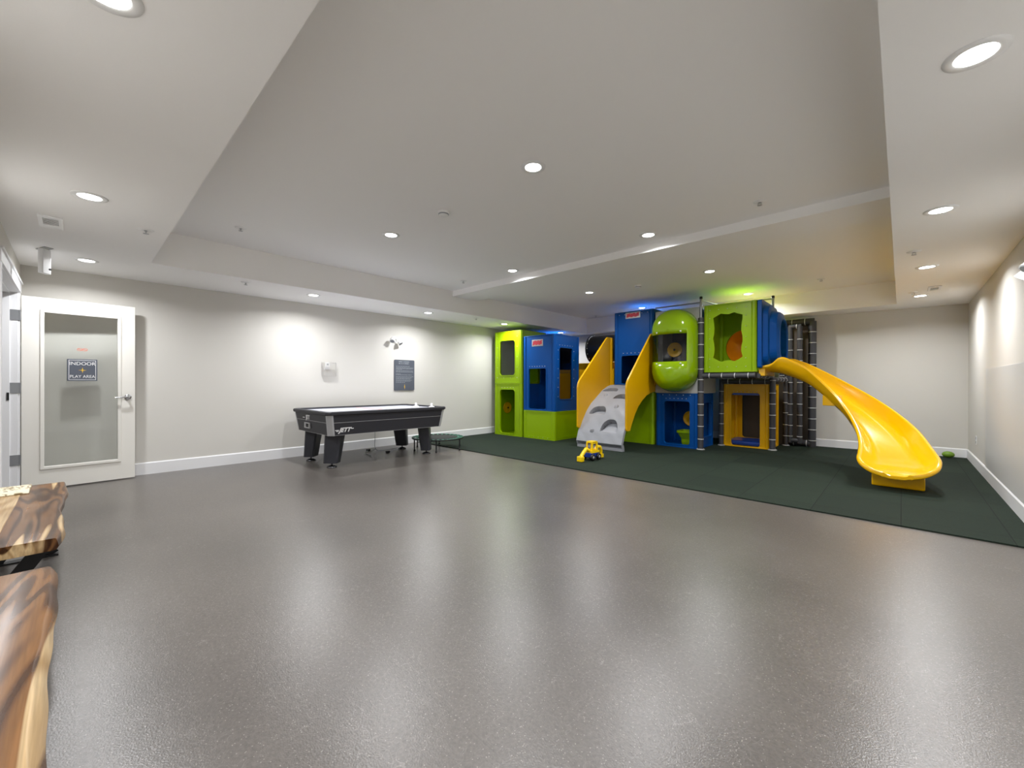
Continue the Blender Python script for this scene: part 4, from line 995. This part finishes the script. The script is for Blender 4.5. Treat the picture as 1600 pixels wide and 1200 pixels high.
# rear padded frame
def fr_rect(x0, x1, y, z0, z1, r):
    post_o = []
    for x in (x0, x1):
        mb = MB().tube([(x, y, z0), (x, y, z1)], r, 18); o = build('padded_post', mb, M['pad'], PS)
        z_ = z0+.12
        while z_ < z1-.05: build('cable_tie', MB().lathe([(r-.002, z_-.005), (r+.004, z_-.005), (r+.004, z_+.005), (r-.002, z_+.005)], (x, y, 0), 'z', 18), M['tie'], o); z_ += .2
    hbeam((x0-r*.5, y, z1), (x1+r*.5, y, z1), r*.95); hbeam((x0, y, z0+r), (x1, y, z0+r), r*.95)
fr_rect(-1.60, -1.20, 9.34, Z0, 2.33, .062)
fr_rect(-1.52, -1.37, 9.20, .08, 2.24, .042)
fr_rect(-1.66, -1.62, 9.30, Z0, 2.30, .05)

# ------------------------------------------------------------------ toy digger
tx, ty = -3.43, 5.40
t = TOY = thing('toy_digger', 'yellow and blue toy digger on the rubber floor before the climbing wall', 'toy', (tx, ty, RT), R(86))
def tb_(name, mb, mt, lab=None, bev=.006):
    o = build(name, mb, mt, t, bevel=bev)
    if lab: o['label'] = lab
    return o
tb_('chassis', MB().box(-.09, .09, -.05, .05, .04, .10), M['toyb'], 'blue chassis')
cab = MB().plate([rrect(-.05, .07, .10, .24, .02), rrect(-.03, .045, .135, .215, .01)], (0, .05, 0), (1, 0, 0), (0, 0, 1), .015).plate([rrect(-.05, .07, .10, .24, .02), rrect(-.03, .045, .135, .215, .01)], (0, -.035, 0), (1, 0, 0), (0, 0, 1), .015)
cab.box(-.045, .065, -.05, .05, .225, .245).box(-.07, .10, -.055, .055, .095, .125)
tb_('cab', cab, M['toyy'], None, .005)
for xx in (-.065, .065):
    for s_ in (-1, 1):
        wmb = MB().lathe([(0, -.016), (.03, -.016), (.042, -.012), (.044, 0), (.042, .012), (.03, .016), (0, .016)], (xx, s_*.068, .044), 'y', 20)
        wo = tb_('wheel', wmb, M['black'], None, 0); build('hubcap', MB().lathe([(0, .019*s_), (.018, .019*s_), (.02, .014*s_)], (xx, s_*.068, .044), 'y', 14), M['silver'], wo)
arm = MB().tube([(-.06, 0, .13), (-.12, 0, .15), (-.17, 0, .11)], .025, 8).tube([(-.16, 0, .12), (-.225, 0, .06)], .025, 8)
tb_('front_arm', arm, M['toyy'], None, 0)
tb_('bucket', MB().box(-.265, -.20, -.038, .038, .002, .07).box(-.20, -.17, -.02, .02, .03, .06), M['toyy'], None, .008)
ra = MB().tube([(.07, 0, .12), (.13, 0, .16), (.19, 0, .15), (.215, 0, .10), (.215, 0, .05)], [.024, .024, .022, .02, .018], 8).box(.18, .24, -.025, .025, .008, .055)
tb_('rear_arm', ra, M['toyy'], None, 0)
TOY.scale = (1.15, 1.15, 1.15)
# ball
bl = build('foam_ball', MB().sphere((.54, 9.50, RT+.05), .05, 24, (1.45, 1.1, 1)), M['ball'])
tag(bl, 'small green oval ball on the floor against the back wall', 'ball')

# ------------------------------------------------------------------ benches
def bench(x0, x1, mt, lab, edge, z=.46, th=.055, endl=0., top_in=.022):
    xm = (x0+x1)/2
    t = thing('live_edge_bench', lab, 'bench', (xm, -.22, 0), 0, 'live-edge wooden benches by the near wall')
    N_ = 90; rings = []
    yb = -.385
    for i in range(N_+1):
        u = i/N_; x = x0+(x1-x0)*u
        yt, ybm = edge(x)
        y_b = yb+.01*sin(x*7)
        rings.append([(x, y_b, z-th), (x, y_b-.004, z-th*.5), (x, y_b, z-.003), (x, y_b+.004, z), (x, yt-.006, z), (x, yt, z-.004), (x, yt+(ybm-yt)*.45, z-th*.3), (x, ybm, z-th*.7), (x, ybm-.006, z-th*.92), (x, ybm-.015, z-th)])
    mb = MB().loft(rings, True, True, True)
    sb = build('seat_slab', mb, mt, t, bevel=.003)
    for xx in (x0+.17, x1-.17):
        leg = MB()
        leg.box(xx-.035, xx+.035, -.375, -.075, z-th-.008, z-th)
        leg.bar((xx, -.10, z-th-.01), (xx, -.35, .008), .06, .012, (1, 0, 0)).bar((xx, -.35, z-th-.01), (xx, -.10, .008), .06, .012, (1, 0, 0))
        leg.box(xx-.03, xx+.03, -.375, -.075, 0, .01)
        build('leg', leg, M['metalblack'], t)
    return t
def e1(x):
    y = -.048+.009*sin((x+4.3)*6)+.003*sin(x*17+1)
    if x > -3.0: y -= .012*((x+3.0)/.21)
    return y, y+.008
def e2(x):
    y = -.061+.006*sin((x+2.3)*6.1)+.002*sin(x*21)
    return y, y+.020+.004*sin(x*4.2+1)
bench(-4.34, -2.80, M['wood1'], 'live-edge wood bench by the door with a magazine on it', e1)
bench(-2.39, -.85, M['wood2'], 'live-edge wood bench nearest the camera, with pale sapwood edge', e2)
# magazine
mg = thing('magazine', 'open curled magazine lying on the farther wooden bench', 'magazine', (-4.22, -.27, .46))
prf = [(-.15, .002), (-.12, .014), (-.07, .02), (-.02, .012), (0, .004), (.02, .014), (.07, .022), (.12, .016), (.15, .004)]
top_ = [(-4.18+a, b) for a, b in prf]
rg = []
for yy in (-.375, -.20):
    rg.append([(x, yy, .462+h_) for x, h_ in top_]+[(x, yy, .461) for x, h_ in reversed(top_)])
build('pages', MB().loft(rg, True, True, False), M['mag'], mg)
